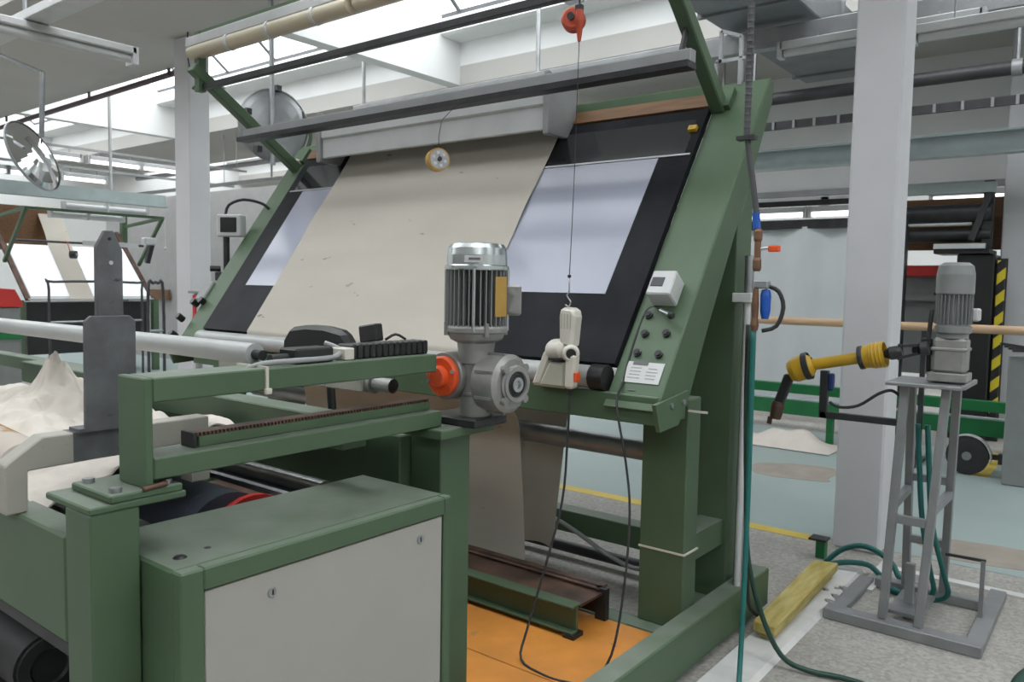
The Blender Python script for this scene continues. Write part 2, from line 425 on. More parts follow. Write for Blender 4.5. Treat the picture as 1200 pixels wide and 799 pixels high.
struct('column', MB().box(-1.32, -1.065, 4.77, 5.03, 0, 4.15, 0.012), 'column')
struct('column', MB().box(-1.115, -0.85, 9.5, 9.77, 0, 4.15, 0.012), 'column')
struct('column', MB().box(-8.59, -8.28, 4.77, 5.02, 0, 4.15, 0.012), 'column')

# ---- ducts, trunking and pipes under the roof
t = thing('ventilation_duct', 'wide grey sheet metal duct under the ceiling beside the white column', 'duct', (-2.65, 6.6, 3.82))
obj('duct_body', MB().box(-3.08, -2.27, 4.2, 9.25, 3.82, 4.14, 0.01), 'duct', t)
for y in (5.3, 6.5, 7.7, 8.9): obj('joint_flange', MB().box(-3.11, -2.24, y - .02, y + .02, 3.80, 4.145), 'duct', t)
t = thing('ventilation_duct', 'short grey duct branch at the top right, behind the white column', 'duct', (-1.6, 6.6, 3.9))
obj('duct_body', MB().box(-2.05, -1.35, 5.4, 6.7, 3.86, 4.14, 0.01), 'trunk', t)
obj('joint_flange', MB().box(-2.08, -1.32, 6.0, 6.04, 3.84, 4.145), 'duct', t)
t = thing('cable_trunking', 'long grey cable trunking hung across the hall above the inspection table', 'trunking', (-3, 7, 3.6))
obj('channel', MB().box(-8.1, 4, 6.93, 7.07, 3.60, 3.76, 0.006), 'trunk', t)
obj('lower_lip', MB().box(-8.1, 4, 6.91, 6.95, 3.585, 3.61), 'trunk', t)
for x, z1 in ((-8.27 + .3, 4.15), (-5.19, 4.70), (1.5, 4.7)):
    y2 = 7.0
    obj('hanger_rod', MB().cyl((x, y2, 3.75), (x, y2, 4.72 if x > -7 else 4.60), 0.024, 8), 'dull_steel', t)
    if x < -7: obj('hanger_plate', MB().box(x - .03, x + .58, 6.8, 7.25, 4.58, 4.62), 'dull_steel', t)
    else: obj('hanger_plate', MB().box(x - .1, x + .1, 6.95, 7.72, 4.69, 4.72), 'dull_steel', t)
t = thing('pipe', 'thick dark pipe running below the ceiling behind the white column', 'pipe', (-1, 8.3, 3.4))
obj('pipe_run', MB().cyl((-5.0, 8.3, 3.47), (4, 8.3, 3.47), 0.062, 14), 'darkpipe', t)
for x in (-3.3, -0.93, 1.5):
    obj('pipe_clamp', MB().cyl((x - .04, 8.3, 3.47), (x + .04, 8.3, 3.47), 0.075, 14), 'trunk', t)
    obj('hanger_rod', MB().cyl((x, 8.3, 3.53), (x, 8.3, 4.149), 0.016, 8), 'dull_steel', t)
t = thing('cable_rail', 'thin black cable rail with grey clips behind the white column', 'cable rail', (-1, 8.4, 3.15))
obj('rail', MB().box(-4.8, 4, 8.38, 8.42, 3.17, 3.25), 'darkpipe', t)
for i in range(24):
    x = -4.0 + i * 0.22 + random.uniform(-.02, .02)
    obj('clip', MB().box(x, x + .025, 8.36, 8.375, 3.165, 3.25), 'red' if i == 16 else 'trunk', t)
for x in (-3.4, 1.6): obj('hanger_rod', MB().cyl((x, 8.4, 3.24), (x, 8.4, 4.149), 0.012, 6), 'dull_steel', t)
t = thing('steel_beam', 'pale green grey steel beam across the far bay behind the white column', 'beam', (-1, 8.9, 2.8))
obj('web', MB().box(-8.2, 5.9, 8.86, 8.90, 2.84, 3.02), 'greenish', t)
obj('flange', MB().box(-8.2, 5.9, 8.80, 8.96, 2.82, 2.84), 'greenish', t)
obj('flange', MB().box(-8.2, 5.9, 8.80, 8.96, 3.02, 3.04), 'greenish', t)
for x in (-3.9, 0.5): obj('hanger_rod', MB().cyl((x, 8.88, 3.03), (x, 8.88, 4.149), 0.02, 8), 'dull_steel', t)
t = thing('wall_panel', 'white fascia panel below the pale green beam, behind the white column', 'panel', (-1, 10.2, 2.6))
obj('board', MB().box(-6.5, 5.9, 10.15, 10.2, 2.72, 4.15), 'wall', t)
obj('bottom_rail', MB().box(-6.5, 5.9, 10.10, 10.22, 2.66, 2.73), 'trunk', t)

def tube_lamp(x, y, z, length, axis, label, group=None, hang=4.149, on=True, r=0.035):
    t = thing('fluorescent_lamp', label, 'lamp', (x, y, z), group)
    h = length / 2
    if axis == 'x':
        obj('housing', MB().box(x - h, x + h, y - .05, y + .05, z + .02, z + .085, 0.006), 'lampwhite', t)
        obj('tube', MB().cyl((x - h + .03, y, z), (x + h - .03, y, z), r, 10), 'fluo' if on else 'lampwhite', t)
        ends = [(x - h * .6, y), (x + h * .6, y)]
        for s in (-1, 1): obj('end_cap', MB().box(x + s * h - .02, x + s * h + .02, y - .05, y + .05, z - .045, z + .085), 'lampwhite', t)
    else:
        obj('housing', MB().box(x - .05, x + .05, y - h, y + h, z + .02, z + .085, 0.006), 'lampwhite', t)
        obj('tube', MB().cyl((x, y - h + .03, z), (x, y + h - .03, z), r, 10), 'fluo' if on else 'lampwhite', t)
        ends = [(x, y - h * .6), (x, y + h * .6)]
        for s in (-1, 1): obj('end_cap', MB().box(x - .05, x + .05, y + s * h - .02, y + s * h + .02, z - .045, z + .085), 'lampwhite', t)
    for e in ends: obj('hanger_rod', MB().cyl((e[0], e[1], z + .08), (e[0], e[1], hang), 0.006, 6), 'dull_steel', t)
    return t
tube_lamp(-1.75, 6.85, 3.50, 1.5, 'x', 'unlit fluorescent lamp under the trunking, left of the white column', hang=3.62, on=False)
tube_lamp(-0.72, 6.3, 3.29, 1.25, 'x', 'unlit fluorescent lamp at the upper right, right of the white column', hang=4.6, on=False)
for i, (y, w) in enumerate(((5.27, 'nearest the round mirror'), (6.2, 'in the middle'), (7.05, 'nearest the white column'))):
    tube_lamp(-13.0, y, 3.31, 0.82, 'y', 'lit fluorescent lamp of the upper far left row, the one ' + w, 'upper row of lamps over the far left machine', hang=3.46)
for i, (y, w) in enumerate(((4.45, 'at the left picture edge'), (5.15, 'below the round mirror'), (5.9, 'at its right end'))):
    tube_lamp(-13.4, y, 3.06, 0.68, 'y', 'lit fluorescent lamp of the lower far left row, the one ' + w, 'lower row of lamps over the far left machine', hang=3.21)
for x, z, lab in ((-13.0, 3.46, 'thin grey rail carrying the upper row of far left lamps'), (-13.4, 3.21, 'thin grey rail carrying the lower row of far left lamps')):
    t = thing('lamp_rail', lab, 'rail', (x, 6, z))
    obj('rail', MB().box(x - .02, x + .02, 4.0, 8.6, z, z + .035), 'trunk', t)
    for y in (4.5, 8.4): obj('hanger_rod', MB().cyl((x, y, z + .03), (x, y, 4.149), .007, 6), 'dull_steel', t)
for i, x in enumerate((-3.3, -2.45)):
    tube_lamp(x - .2, 10.16, 2.56, 0.9, 'x', 'lit fluorescent lamp above the hanging white sheet, ' + ('left one of the upper pair' if i == 0 else 'right one of the upper pair'), 'lamps above the white sheet', hang=2.67)
for i, x in enumerate((-3.45, -2.6)):
    tube_lamp(x, 9.36, 2.365, 0.8, 'x', 'lit fluorescent lamp above the hanging white sheet, ' + ('left one of the lower pair' if i == 0 else 'right one of the lower pair'), 'lamps above the white sheet', hang=2.47)
tube_lamp(-1.45, 10.16, 2.555, 0.9, 'x', 'lit fluorescent lamp above the dark machine right of the white column', hang=2.67)

# lamp and trunking at the top left, near
t = thing('fluorescent_lamp', 'unlit dusty fluorescent lamp under the grey trunking at the top left', 'lamp', (-6.2, 2.4, 3.2))
obj('housing', MB().box(-6.29, -6.16, 1.6, 3.13, 3.215, 3.27, 0.008), 'lampwhite', t)
obj('tube', MB().cyl((-6.225, 1.63, 3.19), (-6.225, 3.10, 3.19), 0.035, 12), 'lampwhite', t)
for y in (1.62, 3.12): obj('end_cap', MB().box(-6.29, -6.16, y - .02, y + .02, 3.14, 3.27), 'lampwhite', t)
t = thing('cable_trunking', 'white cable trunking at the top left above the unlit lamp', 'trunking', (-6, 2.44, 3.27))
obj('channel', MB().box(-9, -3.6, 2.34, 2.5, 3.275, 3.34, 0.005), 'lampwhite', t)
for x in (-6.35, -4.2): obj('hanger_rod', MB().cyl((x, 2.42, 3.33), (x, 2.42, 5.3), 0.02, 8), 'dull_steel', t)
t = thing('pipe', 'dark purple pipe along the ceiling edge at the left column', 'pipe', (-11, 5.0, 3.9))
obj('pipe_run', MB().cyl((-16.5, 5.47, 4.02), (-9.5, 5.41, 4.09), 0.038, 10), 'purple', t)
for x, y in ((-15, 5.38), (-12, 5.38), (-9.8, 5.38)): obj('pipe_clamp', MB().bar((x, y, 4.06), (x, y, 4.149), 0.03, 0.03), 'purple', t)
t = thing('steel_beam', 'pale blue grey steel beam over the far left inspection machine', 'beam', (-11.5, 5, 2.6))
obj('web', MB().box(-12.2, -12.16, 2.0, 6.6, 2.63, 2.80), 'greenish', t)
obj('flange', MB().box(-12.26, -12.10, 2.0, 6.6, 2.61, 2.63), 'greenish', t)
for y in (3.0, 5.75): obj('hanger_rod', MB().cyl((-12.18, y, 2.8), (-12.18, y, 4.2), 0.025, 8), 'lampwhite', t)
for y, z, r, lab in ((9.6, 3.86, 0.05, 'upper grey pipe on the wall between the left column and the table'), (9.5, 3.48, 0.04, 'lower grey pipe on the wall between the left column and the table')):
    t = thing('pipe', lab, 'pipe', (-14, y, z))
    obj('pipe_run', MB().cyl((-19, y, z), (-4, y, z), r, 8), 'trunk', t)
    for x in (-17, -13.5, -9): obj('pipe_clamp', MB().bar((x, y, z), (x, y, 4.149), 0.03, 0.03), 'trunk', t)

# ================================================================== THE INSPECTION MACHINE
TS = 1.43
def tz(y): return 1.183 + TS * (y - 2.69)            # height of the sloping table at depth y
_tn = Vector((0, -TS, 1)).normalized(); _tu = Vector((0, 1, TS)).normalized()
def slab(mb, x0, x1, y0, y1, t0, t1, bev=0):
    """a slab lying on the sloping table between depths y0, y1 and offsets t0..t1 along its normal"""
    c = Vector(((x0 + x1) / 2, (y0 + y1) / 2, tz((y0 + y1) / 2))) + _tn * ((t0 + t1) / 2)
    R = Matrix((Vector((1, 0, 0)), _tu, _tn)).transposed()
    return mb.obox(c, (x1 - x0, (y1 - y0) * math.sqrt(1 + TS * TS), t1 - t0), R, bev)
im = thing('inspection_machine', 'large green fabric inspection machine with sloping black table and overhead arms', 'machine', (-3.06, 3.1, 0))
SIDE = [(2.60, 1.038), (3.605, 2.455), (3.65, 2.44), (3.645, 2.35), (3.44, 2.0), (3.04, 1.35), (2.86, 1.03)]
for x0, x1 in ((-1.59, -1.36), (-4.76, -4.53)):
    sf = obj('side_frame', MB().prism(SIDE, 'x', x0, x1, 0.006), 'green', im)
    gx = x1 if x0 > -2 else x0
    gs = obj('gusset_plate', MB().prism([(2.575, 1.07), (2.85, 1.10), (2.83, 1.05), (2.765, 0.975), (2.615, 0.965)], 'x', gx - .004, gx + .012), 'green', im)
    for y, z in ((2.70, 1.055), (2.80, 1.06)): obj('bolt', MB().cyl((gx + .01, y, z), (gx + .018, y, z), 0.011, 6), 'dull_steel', gs)
    obj('front_leg', MB().box(x0 + .03, x1, 2.874, 2.99, 0.12, 1.06, 0.004), 'green', im)
    obj('rear_post', MB().prism([(3.30, 0.12), (3.46, 0.12), (3.46, 2.03), (3.30, 1.77)], 'x', x0 + .01, x1 - .002, 0.004), 'green', im)
    obj('leg_brace', MB().box(x0 + .1, x1 - .02, 2.99, 3.30, 0.37, 0.48), 'green', im)
    b = obj('base_plate', MB().box(x0 + .02, x1, 2.80, 3.58, 0.10, 0.12), 'green_dust', im)
    for y in (3.02, 3.50): obj('bolt', MB().cyl((x1 - .05, y, 0.12), (x1 - .05, y, 0.135), 0.014, 6), 'dull_steel', b)
obj('base_rail', MB().box(-1.36, -1.272, 1.5, 3.60, 0.03, 0.205, 0.005), 'green', im)
obj('base_rail', MB().box(-4.85, -4.762, 1.5, 3.60, 0.03, 0.205, 0.005), 'green', im)
obj('rear_base_beam', MB().box(-4.75, -1.59, 3.47, 3.58, 0.185, 0.30, 0.004), 'green', im)
obj('front_base_beam', MB().box(-4.75, -1.36, 2.80, 2.90, 0.02, 0.118, 0.004), 'green_dust', im)
obj('table_beam', MB().box(-4.53, -1.365, 2.62, 2.86, 0.985, 1.092, 0.004), 'green', im)
tb = obj('table_board', slab(MB(), -4.53, -1.59, 2.695, 3.48, -0.02, 0.012), 'board', im)
obj('light_window', slab(MB(), -4.355, -1.755, 2.883, 3.316, 0.010, 0.0145), 'acrylic', im)
obj('upper_glass', slab(MB(), -4.46, -1.63, 3.325, 3.445, 0.011, 0.0135), 'board_glass', im)
obj('board_joint', slab(MB(), -4.50, -1.60, 3.318, 3.324, 0.010, 0.016), 'dull_steel', im)
obj('wood_strip', slab(MB(), -4.53, -1.59, 3.485, 3.53, -0.03, 0.02), 'wood', im)
obj('top_beam', MB().box(-4.53, -1.59, 3.56, 3.66, 2.385, 2.452, 0.006), 'green', im)
obj('front_roller', MB().cyl((-4.5, 2.652, 1.142), (-1.66, 2.652, 1.142), 0.045, 18), 'tube_paint', im)
obj('roller_bearing', MB().cyl((-1.665, 2.652, 1.142), (-1.60, 2.652, 1.142), 0.052, 14), 'black', im)
obj('lower_roller', MB().cyl((-4.53, 3.06, 0.79), (-1.55, 3.06, 0.79), 0.047, 18), 'dull_steel', im)
# overhead arms
def arm(x, y0, z0, y1, z1):
    a = obj('arm', MB().bar((x, y0, z0), (x, y1, z1), 0.065, 0.065, (1, 0, 0), 0.006), 'green', im)
    obj('arm_foot', slab(MB(), x - .06, x + .06, 3.485, 3.55, -0.02, 0.012), 'green', im)
    return a
arm(-4.65, 3.53, 2.24, 2.70, 2.80)
arm(-1.56, 3.585, 2.265, 2.76, 2.955)
obj('arm_tie', MB().box(-4.70, -1.5, 2.745, 2.785, 2.985, 3.025), 'green', im)
obj('arm_upright', MB().box(-4.68, -4.63, 2.735, 2.785, 2.66, 3.02), 'green', im)
obj('arm_upright', MB().box(-1.58, -1.53, 2.735, 2.785, 2.70, 3.02), 'green', im)
obj('black_guide_bar', MB().bar((-4.72, 2.775, 2.69), (-1.45, 2.775, 2.69), 0.036, 0.036, (0, 0, 1), 0.003), 'dark_metal', im)
L1 = obj('tube_lamp', MB().cyl((-4.72, 2.745, 2.90), (-3.22, 2.745, 2.90), 0.044, 16), 'lampcream', im, label='yellowed tubular lamp under the arm tie')
obj('lamp_housing', MB().box(-4.74, -3.2, 2.71, 2.80, 2.93, 2.99, 0.005), 'lampwhite', L1)
for x in (-4.3, -3.9, -3.5): obj('tube_clip', MB().cyl((x - .012, 2.745, 2.90), (x + .012, 2.745, 2.90), 0.05, 16), 'lampwhite', L1)
L2 = obj('tube_lamp', MB().cyl((-3.17, 2.745, 2.90), (-1.62, 2.745, 2.90), 0.044, 16), 'lampcream', im)
obj('lamp_housing', MB().box(-3.18, -1.62, 2.71, 2.80, 2.93, 2.99, 0.005), 'lampwhite', L2)
# grey guide rail slung under the arms
gr = obj('guide_rail', MB().box(-4.70, -1.50, 3.08, 3.13, 2.43, 2.485, 0.004), 'trunk', im)
obj('rail_lip', MB().box(-4.72, -1.50, 3.05, 3.135, 2.405, 2.432), 'dark_metal', gr)
for x, z in ((-4.65, 2.52), (-1.56, 2.62)): obj('rail_strut', MB().bar((x, 3.10, 2.45), (x, 3.17, z), 0.03, 0.012, (1, 0, 0)), 'dark_metal', gr)
# white cover over the fabric feed roller
cv = obj('feed_cover', MB().box(-4.12, -2.37, 3.26, 3.46, 2.39, 2.53, 0.012), 'lampwhite', im)
obj('cover_bracket', MB().prism([(3.25, 2.25), (3.44, 2.25), (3.50, 2.36), (3.50, 2.50), (3.25, 2.56)], 'x', -2.375, -2.34, 0.004), 'trunk', cv)
obj('cover_bracket', MB().prism([(3.25, 2.25), (3.44, 2.25), (3.50, 2.36), (3.50, 2.50), (3.25, 2.56)], 'x', -4.15, -4.115, 0.004), 'trunk', cv)
obj('cover_skirt', MB().box(-4.11, -2.378, 3.27, 3.30, 2.275, 2.392, .004), 'lampwhite', cv)
obj('cable_clamp', MB().box(-4.70, -4.62, 3.45, 3.52, 2.26, 2.34, 0.008), 'white_plastic', im)
# control column items on the right side frame
def fp(x, y, off=0.0):
    return Vector((x, y, 1.038 + 1.41 * (y - 2.60))) + Vector((0, -1.41, 1)).normalized() * off
_fu = Vector((0, 1, 1.41)).normalized(); _fn = Vector((0, -1.41, 1)).normalized()
_fR = Matrix((Vector((1, 0, 0)), _fu, _fn)).transposed()
for i, (x, y) in enumerate(((-1.53, 2.845), (-1.517, 2.794), (-1.426, 2.798), (-1.52, 2.742), (-1.427, 2.742))):
    p = fp(x, y)
    b = obj('push_button', MB().cyl(p, p + _fn * .012, 0.0165, 14), 'dark_metal', im)
    obj('button_cap', MB().cyl(p + _fn * .012, p + _fn * .018, 0.011, 12), 'rubber', b)
sb = obj('switch_box', MB().obox(fp(-1.475, 2.905, .045), (0.105, 0.115, 0.09), _fR, 0.006), 'lampwhite', im)
obj('switch_slot', MB().obox(fp(-1.49, 2.905, .0895), (0.055, 0.045, 0.006), _fR, 0.002), 'black', sb)
p = fp(-1.47, 2.85, .03); obj('switch_lever', MB().cyl(p, p + Vector((0.06, -0.035, -0.015)), 0.009, 8), 'steel', sb)
obj('lever_knob', MB().lathe([(0, 0), (.014, .004), (.016, .014), (.010, .024), (0, .026)], p + Vector((0.055, -0.032, -0.014)), (0.06, -0.035, -0.015), 10), 'rubber', sb)
lb = obj('label_plate', MB().obox(fp(-1.465, 2.693, .003), (0.155, 0.092, 0.003), _fR), 'label', im, label='white printed data label')
obj('label_print', MB().obox(fp(-1.488, 2.716, .0052), (0.065, 0.016, 0.0012), _fR), 'ink', lb)
for i in range(4):
    for s, w in ((-1.50, .06), (-1.43, .05)):
        obj('label_print', MB().obox(fp(s, 2.704 - i * .0085, .0052), (w * random.uniform(.7, 1), 0.004, 0.001), _fR), 'trunk', lb)
obj('name_mark', MB().obox(fp(-1.49, 2.648, .002), (0.03, 0.006, 0.002), _fR), 'ink', im)
obj('cable_tie', MB().box(-1.562, -1.354, 2.868, 2.874, 0.430, 0.437), 'white_plastic', im)
obj('cable_tie', MB().box(-1.360, -1.354, 2.8745, 2.995, 0.430, 0.437), 'white_plastic', im)
obj('cable_tie', MB().box(-1.36, -1.28, 2.868, 2.876, 1.012, 1.02), 'white_plastic', im)
# yellow tag at the right top corner of the table
obj('yellow_tag', slab(MB(), -1.65, -1.61, 3.40, 3.415, 0.012, 0.03), 'yellow', im)
# bracket frame on top of the right side frame
obj('top_bracket', MB().bar((-1.50, 3.60, 2.44), (-1.50, 3.60, 2.56), .02, .02), 'dull_steel', im)
tf = MB()
for a, b in (((-1.60, 2.55), (-1.60, 2.70)), ((-1.60, 2.70), (-1.50, 2.66)), ((-1.50, 2.66), (-1.50, 2.56)), ((-1.62, 2.56), (-1.48, 2.56)), ((-1.62, 2.45), (-1.62, 2.56))):
    tf.bar((a[0], 3.60, a[1]), (b[0], 3.60, b[1]), .016, .016, (0, 1, 0))
obj('thread_guide', tf, 'dull_steel', im)

# cotton web: over the feed roller, down the table, round the front roller and down behind to the floor channel
def web(u, v):
    x = -4.05 + 1.655 * u
    path = [(3.60, 2.52), (3.56, 2.535), (3.52, 2.47), (3.47, tz(3.47) + .04), (3.42, tz(3.42) + .036), (3.36, tz(3.36) + .034)]
    path += [(3.30 - 0.06 * i, tz(3.30 - 0.06 * i) + 0.035 + (0.012 if i in (2, 3) else 0)) for i in range(1, 11)]
    path += [(2.680, 1.205), (2.678, 1.165), (2.76, 1.125), (2.885, 1.075), (2.93, 0.98), (3.00, 0.84), (3.0, 0.5), (2.99, 0.14)]
    f = v * (len(path) - 1); i = min(int(f), len(path) - 2); t = f - i
    y = path[i][0] * (1 - t) + path[i + 1][0] * t; z = path[i][1] * (1 - t) + path[i + 1][1] * t
    k = max(0.0, (f - 17) / 6.0)
    x += 0.16 * k
    if f > 20: y += 0.012 * math.sin(14 * x)
    return (x, y, z)

fw = single('fabric_web', MB().sheet(web, 20, 96, 0.002), 'fabric', 'wide band of off-white cotton fabric running down the sloping black table', 'fabric')
def web2(u, v):
    x = -2.66 + 0.56 * u
    return (x - 0.10 * v * u, 3.16 + 0.03 * math.sin(9 * u + 1) + 0.02 * v, 0.98 - 0.78 * v)
single('cotton_strip', MB().sheet(web2, 14, 8, 0.002), 'fabric', 'short off-white cloth strip hanging behind the lower roller, right of the fabric band', 'fabric')

# small measuring wheel hanging on its wire in front of the fabric
t = thing('measuring_wheel', 'small measuring wheel hanging on a wire in front of the fabric band', 'wheel', (-2.75, 2.90, 2.06))
c = Vector((-2.75, 2.90, 2.108)); ax = Vector((0.90, -0.42, 0.06))
obj('rim', MB().lathe([(.03, -.034), (.056, -.034), (.056, -.034), (.056, .012), (.056, .012), (.034, .012), (.034, .012), (.03, -.034)], c, ax, 24), 'ochre', t)
obj('disc', MB().lathe([(0, .004), (.048, .004), (.048, .004), (.048, .014), (.048, .014), (0, .014)], c, ax, 24), 'dull_steel', t)
sp = MB()
for k in range(6):
    a = k * PI / 3; u = ax.normalized(); e1 = u.orthogonal().normalized(); e2 = u.cross(e1); q = c + u * .0145 + (e1 * math.cos(a) + e2 * math.sin(a)) * .031
    sp.cyl(q, q + u * .002, .0085, 8)
obj('bolt_ring', sp, 'label', t)
obj('hub', MB().cyl(c + ax.normalized() * .012, c + ax.normalized() * .024, 0.011, 12), 'dark_metal', t)
obj('wire', MB().tube([(-2.75, 2.90, 2.155), (-2.75, 2.92, 2.30), (-2.75, 3.07, 2.42)], 0.0018, 5, 2), 'dark_metal', t)
obj('fork', MB().bar(c + Vector((0, .0, .0)) + ax.normalized() * .018, c + Vector((0, 0, .055)), .008, .004, (1, 0, 0)), 'dull_steel', t)

# spring balancer, its rope and the spray gun
t = thing('spring_balancer', 'red round spring balancer hanging at the top of the picture with a thin rope', 'balancer', (-1.73, 2.55, 2.46))
c = Vector((-1.735, 2.56, 2.502))
obj('drum', MB().lathe([(0, -.028), (.034, -.028), (.045, -.020), (.045, .012), (.036, .020), (0, .020)], c, (0.35, -0.9, 0.1), 24), 'balancer', t)
obj('drum_hub', MB().cyl(c + Vector((.012, -.03, 0)), c + Vector((.016, -.045, 0)), 0.014, 12), 'dark_metal', t)
obj('outlet', MB().lathe([(.014, .04), (.016, .0), (.009, -.055), (.006, -.075)], c + Vector((.032, -.005, -.012)), (0, 0, 1), 12), 'balancer', t)
obj('suspension_hook', MB().tube([c + Vector((.026, 0, .03)), c + Vector((.026, 0, .12)), c + Vector((.02, 0, .7))], 0.004, 6), 'dark_metal', t)
obj('bracket', MB().box(c.x + .012, c.x + .04, c.y - .012, c.y + .012, c.z + .02, c.z + .05, .003), 'dark_metal', t)
rp = [c + Vector((.032, -.005, -.085)), Vector((-1.715, 2.56, 1.9)), Vector((-1.727, 2.56, 1.53))]
obj('rope', MB().tube(rp, 0.0016, 5), 'dark_metal', t)
obj('rope_stop', MB().lathe([(0, -.008), (.007, -.004), (.007, .004), (0, .008)], (-1.727, 2.56, 1.535), (0, 0, 1), 10), 'rubber', t)
hk = [(-1.727, 2.56, 1.525), (-1.727, 2.56, 1.475), (-1.737, 2.56, 1.462), (-1.727, 2.56, 1.448), (-1.718, 2.56, 1.435), (-1.727, 2.56, 1.418), (-1.742, 2.56, 1.425)]
obj('s_hook', MB().tube(hk, 0.0028, 6), 'steel', t)

t = thing('spray_gun', 'off-white hand spray gun standing on the table beam, hung from the rope', 'spray gun', (-1.76, 2.62, 1.094))
X0, Y0 = -1.76, 2.585
obj('head', moved(MB().prism([(-.030, 1.265), (.032, 1.255), (.045, 1.39), (.03, 1.412), (-.022, 1.415), (-.034, 1.39)], 'y', -.032, .032, 0.012), (X0 + .022, Y0, 0)), 'white_plastic', t)
obj('head_vents', (lambda mb: [mb.box(X0 + .004 + i * .014, X0 + .008 + i * .014, Y0 - .0335, Y0 - .031, 1.33, 1.39) for i in range(4)] and mb)(MB()), 'tank', t)
obj('shoulder', MB().lathe([(0, -.05), (.036, -.05), (.044, -.03), (.044, .03), (.03, .045), (0, .045)], (X0 - .02, Y0, 1.245), (1, -.25, 0.1), 16), 'white_plastic', t)
nz = Vector((X0 + .052, Y0 - .03, 1.237))
obj('nozzle', MB().lathe([(.030, -.05), (.034, -.03), (.034, .012), (.026, .022), (.02, .022), (.02, .022), (.018, .0), (0, 0)], nz, (.55, -.8, 0), 18), 'white_plastic', t)
obj('nozzle_bore', MB().cyl(nz + Vector((.55, -.8, 0)).normalized() * .002, nz + Vector((.55, -.8, 0)).normalized() * .0225, 0.0195, 16), 'black', t)
obj('handle', moved(MB().prism([(-.022, 1.10), (.018, 1.10), (.028, 1.235), (-.02, 1.235)], 'y', Y0 - .05, Y0 - .005, 0.01), (X0 + .055, 0, 0)), 'white_plastic', t)
obj('trigger', MB().box(X0 + .075, X0 + .088, Y0 - .045, Y0 - .012, 1.13, 1.165, .003), 'orange', t)
tk = obj('tank', MB().prism([(X0 - .105, 1.096), (X0 + .03, 1.096), (X0 + .03, 1.20), (X0 - .05, 1.20)], 'y', Y0 - .035, Y0 + .055, 0.012), 'tank', t)
obj('tank_grip', MB().prism([(X0 - .150, 1.096), (X0 - .10, 1.096), (X0 - .045, 1.225), (X0 - .06, 1.25), (X0 - .09, 1.24)], 'y', Y0 - .02, Y0 + .045, 0.012), 'white_plastic', tk)
obj('tank_band', MB().box(X0 - .052, X0 + .012, Y0 - .04, Y0 + .058, 1.203, 1.217, .003), 'black', t)
obj('cord_gland', MB().cyl((-1.715, 2.56, 1.075), (-1.715, 2.56, 1.105), 0.009, 10), 'rubber', t)
t = single('power_cord', MB().tube([(-1.714, 2.562, 1.078), (-1.712, 2.55, 0.9), (-1.711, 2.52, 0.657), (-1.722, 2.42, 0.40), (-1.727, 2.33, 0.21), (-1.70, 2.26, .128), (-1.58, 2.235, .117), (-1.49, 2.245, .117), (-1.425, 2.29, .118), (-1.385, 2.37, .20), (-1.375, 2.43, .428), (-1.40, 2.50, .681), (-1.44, 2.53, .86), (-1.505, 2.565, 1.06), (-1.535, 2.66, 1.13), (-1.553, 2.76, 1.265), (-1.552, 2.86, 1.40), (-1.51, 2.875, 1.42)], 0.0048, 8, 4), 'rubber', 'black power cord hanging in a long loop below the spray gun', 'cord')

# control head on the left side frame
t = thing('control_box', 'grey control box with gooseneck on a post at the left side frame', 'control box', (-4.84, 3.05, 1.50))
obj('body', MB().obox((-4.83, 3.08, 1.86), (0.17, 0.09, 0.15), Matrix.Rotation(0.55, 3, 'Z'), .008), 'lampwhite', t)
obj('screen', MB().obox((-4.83 + .0235, 3.08 - .0384, 1.865), (0.115, 0.012, 0.10), Matrix.Rotation(0.55, 3, 'Z'), .004), 'black', t)
obj('side_switch', MB().box(-4.99, -4.93, 3.07, 3.13, 1.84, 1.93, .006), 'black', t)
obj('post', MB().cyl((-4.86, 3.06, 1.52), (-4.86, 3.06, 1.80), 0.021, 12), 'dark_metal', t)
obj('clamp', MB().box(-4.91, -4.76, 3.0, 3.10, 1.49, 1.55, .006), 'dark_metal', t)
obj('clamp_knob', MB().cyl((-4.90, 2.96, 1.57), (-4.87, 3.02, 1.57), 0.02, 10), 'black', t)
obj('gooseneck', MB().tube([(-4.87, 3.06, 1.93), (-4.86, 3.08, 2.0), (-4.80, 3.15, 2.04), (-4.72, 3.24, 2.02), (-4.68, 3.28, 1.975)], 0.010, 8), 'rubber', t)
obj('gooseneck_tip', MB().cyl((-4.685, 3.275, 1.985), (-4.665, 3.30, 1.95), 0.015, 10), 'rubber', t)
pb = obj('pendant', MB().obox((-4.80, 2.88, 1.41), (0.10, 0.15, 0.06), Matrix.Rotation(0.95, 3, 'X'), .008), 'machine_grey', t)
for i, (dx, y, z) in enumerate(((-.10, 2.82, 1.33), (-.04, 2.84, 1.34), (-.12, 2.73, 1.235), (-.10, 2.67, 1.13))):
    obj('knob', MB().cyl((-4.72 + dx + .02, y - .01, z), (-4.72 + dx + .02, y - .05, z + .03), 0.022, 10), 'black', t)

